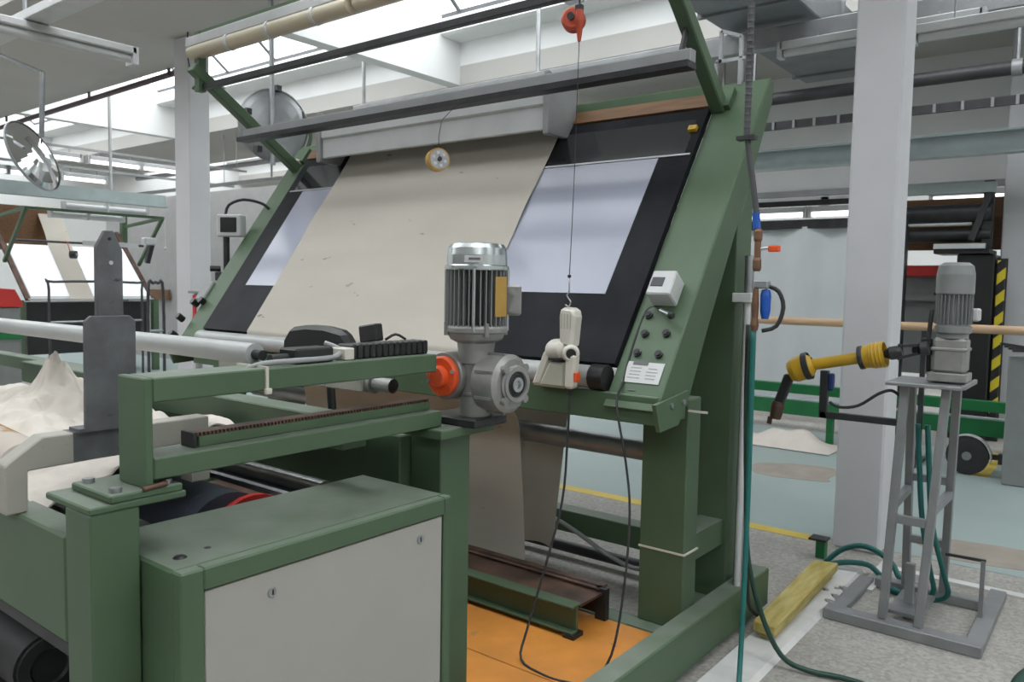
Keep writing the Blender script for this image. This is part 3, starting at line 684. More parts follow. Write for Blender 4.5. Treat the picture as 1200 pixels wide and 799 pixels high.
# channel on the platform (floor cradle) and the orange boards
t = thing('steel_channel', 'rusty steel channel on feet lying across the orange platform boards', 'channel', (-3.1, 2.7, 0.117))
obj('top_plate', MB().box(-4.5, -1.665, 2.60, 2.79, 0.225, 0.236), 'rust', t)
obj('front_web', MB().box(-4.5, -1.66, 2.566, 2.578, 0.135, 0.243, .002), 'dark_green', t)
obj('front_flange', MB().box(-4.5, -1.66, 2.535, 2.60, 0.235, 0.245, .002), 'dark_green', t)
obj('front_flange', MB().box(-4.5, -1.66, 2.535, 2.58, 0.132, 0.142, .002), 'dark_green', t)
obj('rear_web', MB().box(-4.5, -1.66, 2.778, 2.79, 0.135, 0.25, .002), 'rust', t)
obj('rear_flange', MB().box(-4.5, -1.68, 2.76, 2.83, 0.240, 0.25, .002), 'rust', t)
for x in (-1.70, -4.4):
    obj('foot', MB().box(x, x + .05, 2.53, 2.60, 0.1165, 0.134), 'dark_metal', t)
    obj('foot', MB().box(x, x + .05, 2.765, 2.795, 0.1165, 0.25), 'dark_metal', t)
t = thing('platform', 'orange painted wooden platform between the base rails of the machine', 'platform', (-3.06, 2.2, 0.0))
for y0, y1 in ((1.90, 2.218), (2.224, 2.796)):
    b = obj('board', MB().box(-4.755, -1.366, y0, y1, 0.085, 0.1155, .002), 'orange_board', t)
for y in (1.95, 2.2, 2.7): obj('joist', MB().box(-4.755, -1.366, y - .03, y + .03, 0.0, 0.085), 'dark_metal', t)
single('pipe', MB().cyl((-4.6, 3.60, 0.055), (-1.62, 3.60, 0.055), 0.03, 10), 'darkpipe', 'black pipe on the floor behind the inspection machine base', 'pipe')
single('cable', MB().tube([(-2.75, 3.45, .30), (-2.45, 3.44, .27), (-2.25, 3.43, .22), (-2.05, 3.42, .145), (-1.85, 3.36, .13), (-1.70, 3.22, .22), (-1.60, 3.02, .36), (-1.578, 2.95, .43)], 0.012, 8, 4), 'grey_cable', 'grey cable sagging behind the right front leg of the inspection machine', 'cable')

# ================================================================== CHAIR
CX, CY = -2.605, 2.28
t = thing('work_chair', 'black swivel work chair behind the green gantry frame', 'chair', (CX, 2.25, 0.117))
bk = MB().prism([(-.20, 0), (.20, 0), (.222, .06), (.215, .14), (.17, .19), (.06, .205), (-.06, .205), (-.17, .19), (-.215, .14), (-.222, .06)], 'y', -.03, .03, 0.018)
moved(bk, (CX, CY - .22, 1.115))
obj('backrest', bk, 'black', t)
obj('back_bracket', MB().tube([(CX, CY - .17, 1.18), (CX, CY - .155, .95), (CX, CY - .12, .80), (CX, CY, .775)], 0.018, 8), 'dark_metal', t)
st = MB().prism([(-.20, -.20), (.20, -.20), (.235, -.12), (.235, .14), (.19, .21), (-.19, .21), (-.235, .14), (-.235, -.12)], 'z', .79, .86, .02)
moved(st, (CX, CY, 0))
obj('seat', st, 'black', t)
obj('gas_post', MB().lathe([(.028, 0), (.028, .28), (.028, .28), (.016, .28), (.016, .66)], (CX, CY, .17), (0, 0, 1), 14), 'dark_metal', t)
for k in range(5):
    a = 2 * PI * k / 5 + .3; dx, dy = math.cos(a), math.sin(a)
    lg = obj('base_leg', MB().bar((CX, CY, .21), (CX + .23 * dx, CY + .23 * dy, .175), .04, .03, (0, 0, 1), .005), 'black', t)
    obj('caster', MB().cyl((CX + .225 * dx - .02 * dy, CY + .225 * dy + .02 * dx, .142), (CX + .225 * dx + .02 * dy, CY + .225 * dy - .02 * dx, .142), 0.0255, 12), 'rubber', lg)

# ================================================================== WINDING FRAME (near left)
wf = thing('winding_frame', 'green steel winding frame with rollers and raised rail gantry in front', 'frame', (-2.6, 1.3, 0))
obj('post', MB().box(-1.712, -1.60, .702, .803, 0, 1.028, .004), 'green', wf)
obj('post', MB().box(-1.73, -1.60, 1.712, 1.845, 0, 1.045, .004), 'green', wf)
lp = obj('lower_mount_plate', MB().box(-1.80, -1.598, .70, .905, 1.028, 1.043, .003), 'green', wf)
up = obj('upper_mount_plate', MB().box(-1.775, -1.598, .742, .897, 1.0435, 1.060, .003), 'green', wf)
for x, y in ((-1.745, .765), (-1.625, .765), (-1.745, .875), (-1.622, .872)):
    obj('bolt', MB().cyl((x, y, 1.06), (x, y, 1.070), .0125, 6), 'dull_steel', up)
for x, y in ((-1.618, .765),): obj('nut', MB().cyl((x, y, 1.008), (x, y, 1.028), .012, 6), 'dull_steel', lp)
obj('weld_seam', MB().tube([(-1.6, .81, 1.061), (-1.597, .83, 1.064), (-1.597, .86, 1.066)], 0.006, 6), 'rust', up)
obj('gantry_upright', MB().box(-1.714, -1.60, .815, .834, 1.06, 1.2925, .003), 'green', wf)
obj('lower_rail', MB().box(-1.708, -1.60, .834, 1.715, 1.076, 1.122, .003), 'green', wf)
obj('upper_rail', MB().box(-1.710, -1.60, .834, 1.690, 1.240, 1.292, .003), 'green', wf)
obj('rail_plate', MB().box(-1.72, -1.55, 1.66, 1.90, 1.046, 1.074, .003), 'green', wf)
rk = obj('rack_ledge', MB().box(-1.688, -1.640, .960, 1.705, 1.122, 1.147, .002), 'green', wf)
tm = MB(); tm.box(-1.688, -1.648, .953, 1.705, 1.147, 1.154)
for i in range(75): tm.box(-1.648, -1.640, .955 + i * .010, .960 + i * .010, 1.147, 1.1545)
ro = obj('toothed_rack', tm, 'rust', wf); ro['kind'] = 'stuff'
obj('rack_end', MB().box(-1.69, -1.638, .945, .953, 1.120, 1.156), 'dark_metal', wf)
obj('cross_beam', MB().box(-3.9, -1.71, 1.43, 1.52, 1.03, 1.12, .004), 'green', wf)
obj('end_beam', MB().box(-3.9, -1.731, 1.67, 1.76, 0.78, 1.035, .004), 'green', wf)
obj('side_beam', MB().box(-4.4, -1.7125, .70, .772, .735, .965, .005), 'green', wf)
obj('rear_beam', MB().box(-6.2, -3.62, 1.80, 1.88, .975, 1.045, .004), 'green', wf)
for x in (-4.35, -3.85): obj('post', MB().box(x, x + .1, .71, .76, 0, .735), 'green', wf)
for x in (-3.88, ): obj('post', MB().box(x, x + .1, 1.68, 1.75, 0, .78), 'green', wf)
for x in (-5.9, -4.0): obj('post', MB().box(x, x + .08, 1.80, 1.88, 0, .975), 'green', wf)
obj('lower_tie', MB().box(-1.96, -1.88, .78, 1.66, .30, .42), 'green', wf)
# cream arm with its grey upright plates
AX = -1.95
obj('cream_arm', MB().prism([(.676, .9655), (.722, .9655), (.724, 1.059), (1.171, 1.069), (1.171, 1.132), (.756, 1.133), (.682, 1.082), (.676, 1.075)], 'x', AX - .055, AX, .003), 'cream', wf)
obj('arm_sleeve', MB().box(AX - .057, AX + .0009, .822, .955, 1.0635, 1.1332), 'slate', wf)
obj('cream_arm_leg', MB().box(AX - .055, AX, 1.12, 1.171, .96, 1.066), 'cream', wf)
pl = obj('upright_plate', MB().prism([(.845, 1.134), (.969, 1.134), (.969, 1.395), (.955, 1.408), (.862, 1.408), (.848, 1.395)], 'x', AX + .001, AX + .013, .002), 'slate', wf)
p2 = MB()
p2.prism([(.882, 1.30), (.946, 1.30), (.946, 1.565), (.925, 1.612), (.905, 1.612), (.884, 1.572)], 'x', AX - .016, AX, .002)
up2 = obj('upper_plate', p2, 'slate', wf)
obj('plate_hole', MB().cyl((AX - .002, .917, 1.535), (AX + .002, .917, 1.535), .005, 12), 'lampwhite', up2)
obj('plate_hole', MB().cyl((AX - .002, .915, 1.592), (AX + .002, .915, 1.592), .004, 10), 'black', up2)
obj('plate_foot', MB().box(AX - .04, AX + .014, .83, .99, 1.1335, 1.142), 'slate', wf)
# rollers
def roller(name, y, z, r, m, x0=-4.3, x1=-1.86):
    o = obj(name, MB().cyl((x0, y, z), (x1, y, z), r, 28), m, wf)
    obj('axle', MB().cyl((x0 - .08, y, z), (x1 + .03, y, z), min(.02, r * .5), 12), 'dark_metal', o)
    return o
roller('front_roller', .845, .885, .038, 'steel', -4.3, -1.90)
roller('second_roller', .945, .86, .045, 'dull_steel', -4.3, -1.9)
big = roller('rubber_roll', 1.195, .79, .135, 'roll_dark', -4.3, -1.90)
obj('red_flange', MB().lathe([(0, 0), (.145, 0), (.145, 0), (.145, .02), (.145, .02), (0, .02)], (-1.897, 1.26, .765), (1, 0, 0), 28), 'red', wf)
roller('rear_roller', 1.50, .872, .034, 'steel', -4.3, -1.87)
obj('slide_bar', MB().box(-4.3, -1.86, 1.345, 1.365, .885, .90), 'dull_steel', wf)
obj('dark_tray', MB().box(-4.3, -1.86, .80, 1.62, .60, .63), 'dark_metal', wf)
obj('pale_tube', MB().cyl((-4.6, 1.175, 1.311), (-1.742, 1.175, 1.313), .0275, 24), 'tube_paint', wf, label='long pale round tube')
obj('tube_plug', MB().cyl((-1.742, 1.175, 1.312), (-1.71, 1.175, 1.312), .013, 12), 'dark_metal', wf)
obj('shaft_end', MB().lathe([(.03, 0), (.03, .05), (.03, .05), (.022, .05), (.022, .13)], (-1.86, 1.64, 1.19), (1, 0, 0), 12), 'cast', wf)
obj('pale_beam', MB().box(-2.6, -1.83, 1.60, 1.66, 1.165, 1.215, .004), 'cream', wf)
obj('zip_tie', MB().box(-1.716, -1.594, 1.105, 1.112, 1.236, 1.297), 'white_plastic', wf)
obj('zip_tie_head', MB().box(-1.598, -1.588, 1.10, 1.118, 1.232, 1.246, .002), 'white_plastic', wf)
obj('sensor_box', MB().box(-1.70, -1.63, 1.215, 1.335, 1.2925, 1.330, .004), 'black', wf)
obj('sensor_roller', MB().cyl((-1.665, 1.165, 1.305), (-1.665, 1.215, 1.305), .013, 12), 'rubber', wf)
obj('grey_conduit', MB().tube([(-1.66, 1.09, 1.285), (-1.63, 1.12, 1.300), (-1.62, 1.20, 1.303), (-1.63, 1.33, 1.303), (-1.66, 1.38, 1.318), (-1.70, 1.36, 1.335)], .007, 8, 4), 'grey_cable', wf)
# lower left, dark roll under the beam
t = thing('spare_roll', 'black roll on a low cradle under the green side beam at the lower left', 'roll', (-3.2, .86, 0.022))
obj('core', MB().cyl((-4.1, .86, .47), (-2.22, .86, .47), .085, 24), 'rubber', t)
obj('end_cap', MB().lathe([(.078, 0), (.078, .012), (.078, .012), (.05, .016), (.05, .016), (.045, .006), (0, .006)], (-2.22, .86, .47), (1, 0, 0), 22), 'dark_metal', t)
for x in (-3.9, -2.5): obj('support_stand', MB().box(x, x + .06, .79, .93, .022, .385), 'dark_metal', t)
obj('floor_shade_sheet', MB().box(-4.6, -1.99, .68, 1.64, 0, .02), 'rubber', wf)  # dark sheet added over the floor, standing in for shade under the frame
obj('lower_channel', MB().box(-3.9, -2.7, 1.0, 1.06, .03, .16, .004), 'dark_green', wf)

# drag chain on the upper rail
t = thing('cable_chain', 'black cable drag chain lying on the upper green rail', 'cable chain', (-1.66, 1.55, 1.2925))
first = None
for i in range(13):
    y = 1.395 + i * .0225
    if first is None:
        mb = MB(); mb.box(-1.69, -1.63, y, y + .018, 1.293, 1.332, .003); mb.box(-1.684, -1.636, y + .018, y + .0225, 1.298, 1.326)
        first = obj('link', mb, 'black', t)
    else: share(first, 'link', t, (0, .0225 * i, 0))
obj('end_bracket', MB().box(-1.70, -1.62, 1.365, 1.396, 1.2925, 1.325, .003), 'white_plastic', t)
t = thing('terminal_box', 'small black terminal box on a pin behind the drag chain', 'box', (-1.72, 1.55, 1.33))
obj('case', MB().obox((-1.735, 1.555, 1.352), (.075, .03, .05), Matrix.Rotation(-.15, 3, 'Y'), .004), 'black', t)
obj('pin', MB().box(-1.74, -1.725, 1.55, 1.56, 1.24, 1.33), 'dark_metal', t)
obj('cable', MB().tube([(-1.69, 1.57, 1.335), (-1.68, 1.60, 1.35), (-1.67, 1.63, 1.335)], .004, 6), 'rubber', t)

# ================================================================== CABINET
t = thing('control_cabinet', 'green machine cabinet with grey screwed panel in the lower foreground', 'cabinet', (-1.63, 1.2, 0))
CX0, CX1, CY0, CY1, CZ = -1.815, -1.45, .806, 1.598, .917
cb = MB()
cb.box(CX0, CX1 - .03, CY0, CY1, 0.02, CZ, .006)
cb.box(CX1 - .031, CX1, CY0, CY0 + .052, 0.02, CZ, .004); cb.box(CX1 - .031, CX1, CY1 - .03, CY1, 0.02, CZ, .004)
cb.box(CX1 - .031, CX1, CY0 + .05, CY1 - .028, CZ - .048, CZ, .004); cb.box(CX1 - .031, CX1, CY0 + .05, CY1 - .028, 0.02, 0.09, .004)
obj('body', cb, 'green', t)
pn = obj('door_panel', MB().box(CX1 - .03, CX1 - .006, CY0 + .055, CY1 - .033, .093, CZ - .052, .002), 'panel', t)
for y, z in ((CY0 + .215, CZ - .100), (CY1 - .118, CZ - .095), (CY0 + .215, .15), (CY1 - .06, .40)):
    o = obj('quarter_turn_screw', MB().lathe([(0, .004), (.0105, .004), (.0105, .004), (.012, 0)], (CX1 - .006, y, z), (1, 0, 0), 16), 'dull_steel', pn)
    obj('screw_slot', MB().box(CX1 - .0022, CX1 - .0015, y - .002, y + .002, z - .006, z + .006), 'black', o)
obj('cap_plug', MB().lathe([(0, .004), (.010, .004), (.0145, 0)], (-1.545, .858, CZ), (0, 0, 1), 18), 'black', t)
obj('cap_plug', MB().lathe([(0, .001), (.006, .001), (.008, 0)], (-1.56, .93, CZ), (0, 0, 1), 14), 'dark_metal', t)

# ================================================================== GEAR MOTOR
gm = thing('gear_motor', 'ribbed electric gear motor with orange cap standing on the gantry end', 'motor', (-1.57, 1.83, 1.075))
mc = Vector((-1.57, 1.83, 0))
toc = Vector((.615, -.787, 0)); rgt = Vector((.787, .617, 0))
def A(z): return mc + Vector((0, 0, z))
obj('fan_cover', MB().lathe([(.095, 1.540), (.097, 1.543), (.097, 1.552), (.092, 1.556), (.091, 1.585), (.088, 1.606), (.080, 1.618), (.066, 1.621), (.06, 1.618), (0, 1.618)], mc, (0, 0, 1), 40), 'chrome', gm)
obj('cover_tag', MB().obox(A(1.572) + toc * .0915 + rgt * -.004, (.058, .003, .020), Matrix((rgt, -toc, Vector((0, 0, 1)))).transposed()), 'label', gm)
obj('tag_print', MB().obox(A(1.572) + toc * .0934 + rgt * -.004, (.034, .001, .007), Matrix((rgt, -toc, Vector((0, 0, 1)))).transposed()), 'ink', gm)
obj('motor_body', MB().lathe([(.074, 1.372), (.074, 1.54)], mc, (0, 0, 1), 40), 'dark_metal', gm)
fm = MB()
for k in range(34):
    a = 2 * PI * k / 34
    d = Vector((math.cos(a), math.sin(a), 0))
    fm.obox(A(1.456) + d * .082, (.022, .0032, .168), Matrix.Rotation(a, 3, 'Z'))
fo = obj('cooling_fins', fm, 'machine_grey', gm); fo['kind'] = 'stuff'
for k, an in enumerate((-.05, -1.62, 1.5)):
    d = toc * math.cos(an) + rgt * math.sin(an)
    obj('tie_rod', MB().cyl(A(1.36) + d * .093, A(1.545) + d * .093, .0055, 8), 'steel', gm)
obj('name_plate', MB().obox(A(1.462) + (toc * .62 + rgt * .78).normalized() * .0945, (.052, .003, .118), Matrix((Vector((.0, 1, 0)) * 0 + (rgt * .62 - toc * .78).normalized(), -(toc * .62 + rgt * .78).normalized(), Vector((0, 0, 1)))).transposed(), .001), 'ochre', gm)
tb_ = obj('terminal_box', MB().obox(A(1.452) + rgt * .108 - toc * .02, (.055, .07, .092), Matrix((rgt, -toc, Vector((0, 0, 1)))).transposed(), .006), 'cast', gm)
for s in (-1, 1): obj('gland', MB().cyl(A(1.452 + s * .025) + rgt * .108 + toc * .012, A(1.452 + s * .025) + rgt * .108 + toc * .03, .011, 10), 'cast', tb_)
obj('lower_flange', MB().lathe([(.078, 1.378), (.092, 1.374), (.095, 1.368), (.095, 1.356), (.088, 1.352), (.082, 1.338), (.078, 1.332), (.070, 1.328), (.058, 1.322), (.055, 1.30), (.055, 1.278)], mc, (0, 0, 1), 36), 'cast', gm)
for k in range(4):
    a = PI / 4 + k * PI / 2 + .25; d = Vector((math.cos(a), math.sin(a), 0))
    obj('flange_bolt', MB().cyl(A(1.345) + d * .094, A(1.384) + d * .094, .008, 6), 'cast', gm)
obj('worm_housing', MB().lathe([(.058, 1.285), (.058, 1.262), (.050, 1.258), (.050, 1.175), (.052, 1.172), (.052, 1.166), (.048, 1.160), (.048, 1.100), (0, 1.100)], mc, (0, 0, 1), 26), 'cast', gm)
# wheel housing towards the rails with the orange cap
oc = Vector((-1.634, 1.79, 1.220))
obj('wheel_housing', MB().lathe([(.062, 0.05), (.072, 0.02), (.072, -.028), (.070, -.034), (.0, -.034)], oc, (0, 1, 0), 30), 'cast', gm)
cap = obj('orange_cap', MB().lathe([(.061, -.034), (.061, -.044), (.055, -.049), (.034, -.051), (.032, -.064), (.026, -.069), (0, -.070)], oc, (0, 1, 0), 30), 'orange', gm, label='orange output cap')
for k in range(6):
    a = k * PI / 3 + .35; q = oc + Vector((math.cos(a) * .051, -.046, math.sin(a) * .051))
    obj('cap_bolt', MB().cyl(q, q + Vector((0, -.006, 0)), .007, 6), 'orange' if k % 3 else 'steel', cap)
# output housing to the right
rc = Vector((-1.437, 1.845, 1.205))
obj('output_housing', MB().lathe([(.066, -.11), (.084, -.095), (.088, -.05), (.088, -.012), (.074, 0), (.074, 0), (.0, .0)], rc, (1, 0, 0), 32), 'cast', gm)
of = obj('output_flange', MB().lathe([(.058, 0), (.058, .012), (.058, .012), (.052, .014), (.052, .020), (.040, .020), (.040, .020), (.036, .006), (0, .006)], rc, (1, -.1, 0), 28), 'cast', gm)
obj('oil_seal', MB().lathe([(.037, .006), (.037, .014), (.037, .014), (.022, .014)], rc, (1, -.1, 0), 24), 'rubber', of)
obj('hollow_shaft', MB().lathe([(.022, .0), (.022, .022), (.022, .022), (.012, .022), (.012, .022), (.010, .012), (0, .012)], rc, (1, -.1, 0), 20), 'steel', of)
for k in range(4):
    a = PI / 4 + k * PI / 2; q = rc + Vector((.004, math.cos(a) * .066, math.sin(a) * .066))
    l = obj('flange_lug', MB().cyl(q - Vector((.012, 0, 0)), q + Vector((.010, 0, 0)), .0125, 10), 'cast', of)
for k in range(7):
    a = k * 2 * PI / 7; q = rc + Vector((-.045, math.cos(a) * .089, math.sin(a) * .089))
    obj('housing_rib', MB().box(q.x - .035, q.x + .03, q.y - .004, q.y + .004, q.z - .004, q.z + .004), 'cast', gm)
obj('gear_foot', MB().box(-1.70, -1.50, 1.75, 1.90, 1.075, 1.10, .004), 'dark_metal', gm)

# ================================================================== CLOTH ON THE ROLLERS
from mathutils import noise
def heap(u, v):
    x = -3.6 + 1.62 * u; y = .76 + .62 * v
    z = 1.07 - 0.10 * (1 - v) ** 3 - .10 * max(0, v - .7)
    q = Vector((x * 3.0 + y, y * 4.5, 2.0))
    z += .060 * (abs(noise.noise(q)) - .2) * 1.5 + .028 * (abs(noise.noise(q * 2.4)) - .2) + .006 * noise.noise(q * 7)
    q2 = Vector((x * 13, y * 13, z * 5))
    w1, w2 = noise.noise(q2), noise.noise(q2 + Vector((9, 4, 2)))
    dx, dy = x + 2.89 + .03 * w1, y - 1.17 + .03 * w2
    r = math.hypot(dx, dy * 1.1)
    ang = math.atan2(dy, dx)
    fold = 1 + .22 * math.sin(5 * ang + 14 * r + 2 * w1)
    z += .075 * math.exp(-(r / .135) ** 4) * fold + .098 * math.exp(-(math.hypot(x + 2.905, (y - 1.17) * .9) / .046) ** 2.4)
    z += .04 * min(1, r / .08) * math.exp(-(r / .25) ** 2) * (abs(noise.noise(q2 * 1.6)) - .25)
    return (x, y, z)
single('cotton_cloth', MB().sheet(heap, 240, 96, 0.004), 'cloth', 'crumpled white cotton cloth heaped on the rollers at the left', 'cloth')
t = single('cloth_roll', MB().lathe([(0, -1.4), (.07, -1.4), (.075, -.5), (.072, -.08), (.062, -.01), (.045, .0), (.03, -.012), (0, -.02)], (-2.27, .835, .999), (1, -.02, -.04), 26), 'stained', 'cloth covered roll end with a brown stain at the left edge', 'roll')

# ================================================================== RIGHT SIDE: pipe drop, hoses, drive stand
t = thing('air_pipe', 'vertical grey air pipe with blue tape and copper valve beside the inspection machine', 'pipe', (-1.15, 2.95, 1.3))
obj('upper_pipe', MB().cyl((-1.195, 2.95, 2.06), (-1.20, 2.95, 4.149), 0.0125, 12), 'hose_grey', t)
wp = MB()
for i in range(70): wp.lathe([(.0125, 0), (.014, .006), (.0125, .012)], (-1.195 - .00003 * i, 2.95, 2.10 + i * .0245), (0, 0, 1), 10)
o = obj('spiral_wrap', wp, 'hose_grey', t); o['kind'] = 'stuff'
obj('lower_pipe', MB().cyl((-1.145, 2.95, 1.78), (-1.193, 2.95, 2.07), 0.0115, 12), 'hose_grey', t)
obj('pipe_clip', MB().box(-1.23, -1.16, 2.93, 2.97, 2.06, 2.075), 'dark_metal', t)
obj('blue_tape', MB().cyl((-1.142, 2.95, 1.725), (-1.148, 2.95, 1.785), 0.0145, 12), 'blue', t)
obj('copper_joint', MB().lathe([(.012, 0), (.016, .01), (.016, .04), (.0125, .05), (.0125, .11), (.016, .12), (.016, .15), (.012, .16)], (-1.136, 2.95, 1.565), (0, 0, 1), 12), 'copper', t)
obj('valve_stem', MB().cyl((-1.138, 2.95, 1.648), (-1.09, 2.96, 1.655), .006, 8), 'steel', t)
obj('valve_handle', MB().box(-1.098, -1.055, 2.95, 2.972, 1.638, 1.662, .004), 'orange', t)
obj('regulator', MB().lathe([(.0, 0), (.013, .0), (.019, .03), (.020, .09), (.015, .11), (0, .115)], (-1.105, 2.97, 1.385), (0, 0, 1), 14), 'blue', t)
obj('regulator_head', MB().box(-1.145, -1.09, 2.945, 2.98, 1.50, 1.53, .004), 'dull_steel', t)
obj('coupling', MB().lathe([(.012, 0), (.016, .02), (.012, .05), (.014, .10), (.010, .16)], (-1.135, 2.945, 1.34), (0, 0, 1), 12), 'copper', t)
obj('bent_hose', MB().tube([(-1.10, 2.97, 1.51), (-1.06, 2.98, 1.49), (-1.04, 2.98, 1.43), (-1.06, 2.97, 1.36), (-1.11, 2.955, 1.34)], .008, 8), 'rubber', t)
single('hose', MB().tube([(-1.137, 2.945, 1.345), (-1.134, 2.94, 1.1), (-1.128, 2.93, .7), (-1.125, 2.92, .45), (-1.112, 2.88, .2), (-1.085, 2.80, .03), (-1.03, 2.66, .016), (-.95, 2.5, .016)], .0105, 8, 4), 'teal', 'teal air hose hanging straight from the air pipe to the floor', 'hose')
single('hose', MB().tube([(-1.15, 2.955, 1.36), (-1.158, 2.965, 1.0), (-1.150, 2.98, .6), (-1.135, 2.985, .42), (-1.09, 3.02, .22), (-1.02, 3.06, .06), (-.92, 3.09, .017), (-.75, 3.12, .017), (-.45, 3.05, .017), (-.1, 2.9, .017)], .0105, 8, 4), 'dark_hose', 'dark green hose curving from the air pipe across the concrete floor', 'hose')
single('hose', MB().tube([(-1.165, 2.955, 1.36), (-1.185, 3.02, 1.0), (-1.20, 3.1, .62), (-1.18, 3.08, .45), (-1.20, 3.15, .25), (-1.23, 3.28, .12), (-1.24, 3.45, .02)], .009, 8, 4), 'rubber', 'black hose looping down beside the rear post of the inspection machine', 'hose')
t = thing('conduit', 'grey conduit pair clipped to the rear post of the inspection machine', 'conduit', (-1.30, 3.36, .12))
obj('dark_tube', MB().cyl((-1.315, 3.33, .12), (-1.315, 3.33, 1.64), .020, 12), 'dull_steel', t)
obj('pale_tube', MB().cyl((-1.30, 3.285, .12), (-1.30, 3.285, 1.45), .014, 12), 'lampwhite', t)
obj('pipe_clip', MB().box(-1.36, -1.275, 3.26, 3.355, 1.44, 1.48, .003), 'label', t)
t = thing('timber_plank', 'worn yellow wooden plank lying on the floor before the white column', 'plank', (-1.17, 3.73, 0))
obj('board', MB().prism([(-1.205, 3.24), (-1.105, 3.225), (-1.135, 4.225), (-1.25, 4.19)], 'z', .045, .09, .004), 'plank', t)
obj('board_end', MB().prism([(-1.19, 3.27), (-1.125, 3.26), (-1.15, 4.18), (-1.225, 4.15)], 'z', .018, .0445), 'plank', t)
t = thing('floor_bracket', 'small green iron bracket standing at the far end of the yellow plank', 'bracket', (-1.31, 4.50, 0))
obj('upright', MB().box(-1.335, -1.285, 4.50, 4.56, .0, .10, .004), 'far_green', t)
obj('cap', MB().box(-1.37, -1.275, 4.48, 4.57, .10, .112, .002), 'dark_metal', t)
single('rubble', (lambda mb: [mb.lathe([(0, 0), (r, 0), (r * .8, r * .6), (0, r * .8)], (x, y, z), (.2, .1, 1), 6) for x, y, z, r in [(random.uniform(-1.13, -.98), random.uniform(3.7, 4.15), .0, random.uniform(.01, .035)) for _ in range(26)]] and mb)(MB()), 'dull_steel', 'grey rubble crumbs beside the yellow plank', 'rubble')['kind'] = 'stuff'

t = thing('drive_stand', 'grey steel stand on a U shaped floor frame carrying the small gear motor', 'stand', (-.7, 4.0, 0))
obj('base_rail', MB().box(-1.045, -.415, 3.68, 3.76, 0, .05, .004), 'stand', t)
obj('base_rail', MB().box(-.485, -.415, 3.761, 4.50, 0, .04, .004), 'stand', t)
obj('base_rail', MB().box(-1.045, -.975, 3.761, 4.30, 0, .03, .004), 'stand', t)
obj('base_rail', MB().box(-.96, -.49, 4.24, 4.30, 0, .05, .004), 'stand', t)
LEGS = {}
for nm, a, b in (('fl', (-.805, 3.735, .05), (-.775, 3.80, 1.088)), ('fr', (-.660, 3.735, .05), (-.612, 3.80, 1.088)), ('bl', (-.82, 4.26, .05), (-.79, 4.02, 1.088)), ('br', (-.655, 4.26, .05), (-.605, 4.02, 1.088))):
    LEGS[nm] = (Vector(a), Vector(b))
    obj('leg', MB().bar(a, b, .040, .034, (1, 0, 0), .003), 'stand', t)
def at(nm, z):
    a, b = LEGS[nm]; return a + (b - a) * ((z - a.z) / (b.z - a.z))
for a, b, z in (('fl', 'fr', .50), ('fl', 'bl', .56), ('fr', 'br', .56), ('bl', 'br', .62), ('bl', 'br', .30)):
    obj('cross_rail', MB().bar(at(a, z), at(b, z), .030, .035, (0, 0, 1)), 'stand', t)
obj('top_plate', MB().box(-.845, -.545, 3.74, 4.06, 1.088, 1.104, .003), 'dull_steel', t)
obj('top_plate_lip', MB().box(-.55, -.535, 3.74, 4.06, 1.092, 1.112, .002), 'dull_steel', t)
obj('bracket_arm', MB().box(-1.13, -.79, 3.78, 3.81, .905, .935, .002), 'dark_metal', t)
obj('bracket_arm', MB().box(-1.135, -1.10, 3.78, 3.81, .905, 1.125, .002), 'dark_metal', t)
obj('treadle', MB().box(-.80, -.66, 3.79, 4.1, .06, .075), 'dull_steel', t)
obj('treadle_post', MB().box(-.76, -.72, 3.92, 3.95, .0, .26, .003), 'machine_grey', t)
obj('side_link', MB().bar((-.62, 4.05, .30), (-.46, 4.06, .30), .012, .012), 'dark_metal', t)
obj('side_link', MB().bar((-.47, 4.06, .02), (-.47, 4.06, .30), .018, .018, (0, 1, 0)), 'stand', t)
sm = thing('gear_motor', 'small plain grey gear motor on top of the drive stand at the right', 'motor', (-.63, 3.9, 1.112))
mc2 = Vector((-.618, 3.90, 0))
obj('fan_cover', MB().lathe([(.072, 1.49), (.075, 1.494), (.075, 1.575), (.068, 1.612), (.05, 1.626), (0, 1.628)], mc2, (0, 0, 1), 28), 'machine_grey', sm)
obj('motor_body', MB().lathe([(.058, 1.36), (.058, 1.492)], mc2, (0, 0, 1), 28), 'machine_grey', sm)
fm = MB()
for k in range(26):
    a = 2 * PI * k / 26; d = Vector((math.cos(a), math.sin(a), 0))
    fm.obox(mc2 + Vector((0, 0, 1.425)) + d * .064, (.018, .003, .13), Matrix.Rotation(a, 3, 'Z'))
o = obj('cooling_fins', fm, 'machine_grey', sm); o['kind'] = 'stuff'
obj('terminal_box', MB().box(-.565, -.525, 3.91, 3.99, 1.375, 1.43, .006), 'lampwhite', sm)
obj('neck', MB().lathe([(.058, 1.36), (.072, 1.352), (.072, 1.325), (.062, 1.318), (.062, 1.30)], mc2, (0, 0, 1), 24), 'machine_grey', sm)
obj('gear_housing', MB().box(-.685, -.555, 3.84, 3.96, 1.15, 1.302, .012), 'cast', sm)
obj('gear_band', MB().box(-.69, -.55, 3.835, 3.965, 1.245, 1.26, .004), 'cast', sm)
obj('gear_foot', MB().box(-.70, -.545, 3.83, 3.97, 1.112, 1.15, .004), 'cast', sm)
obj('switch', MB().box(-.735, -.69, 3.86, 3.90, 1.26, 1.295, .004), 'black', sm)
obj('side_stay', MB().tube([(-.70, 3.88, 1.42), (-.705, 3.87, 1.3), (-.70, 3.87, 1.15)], .010, 6), 'rubber', sm)
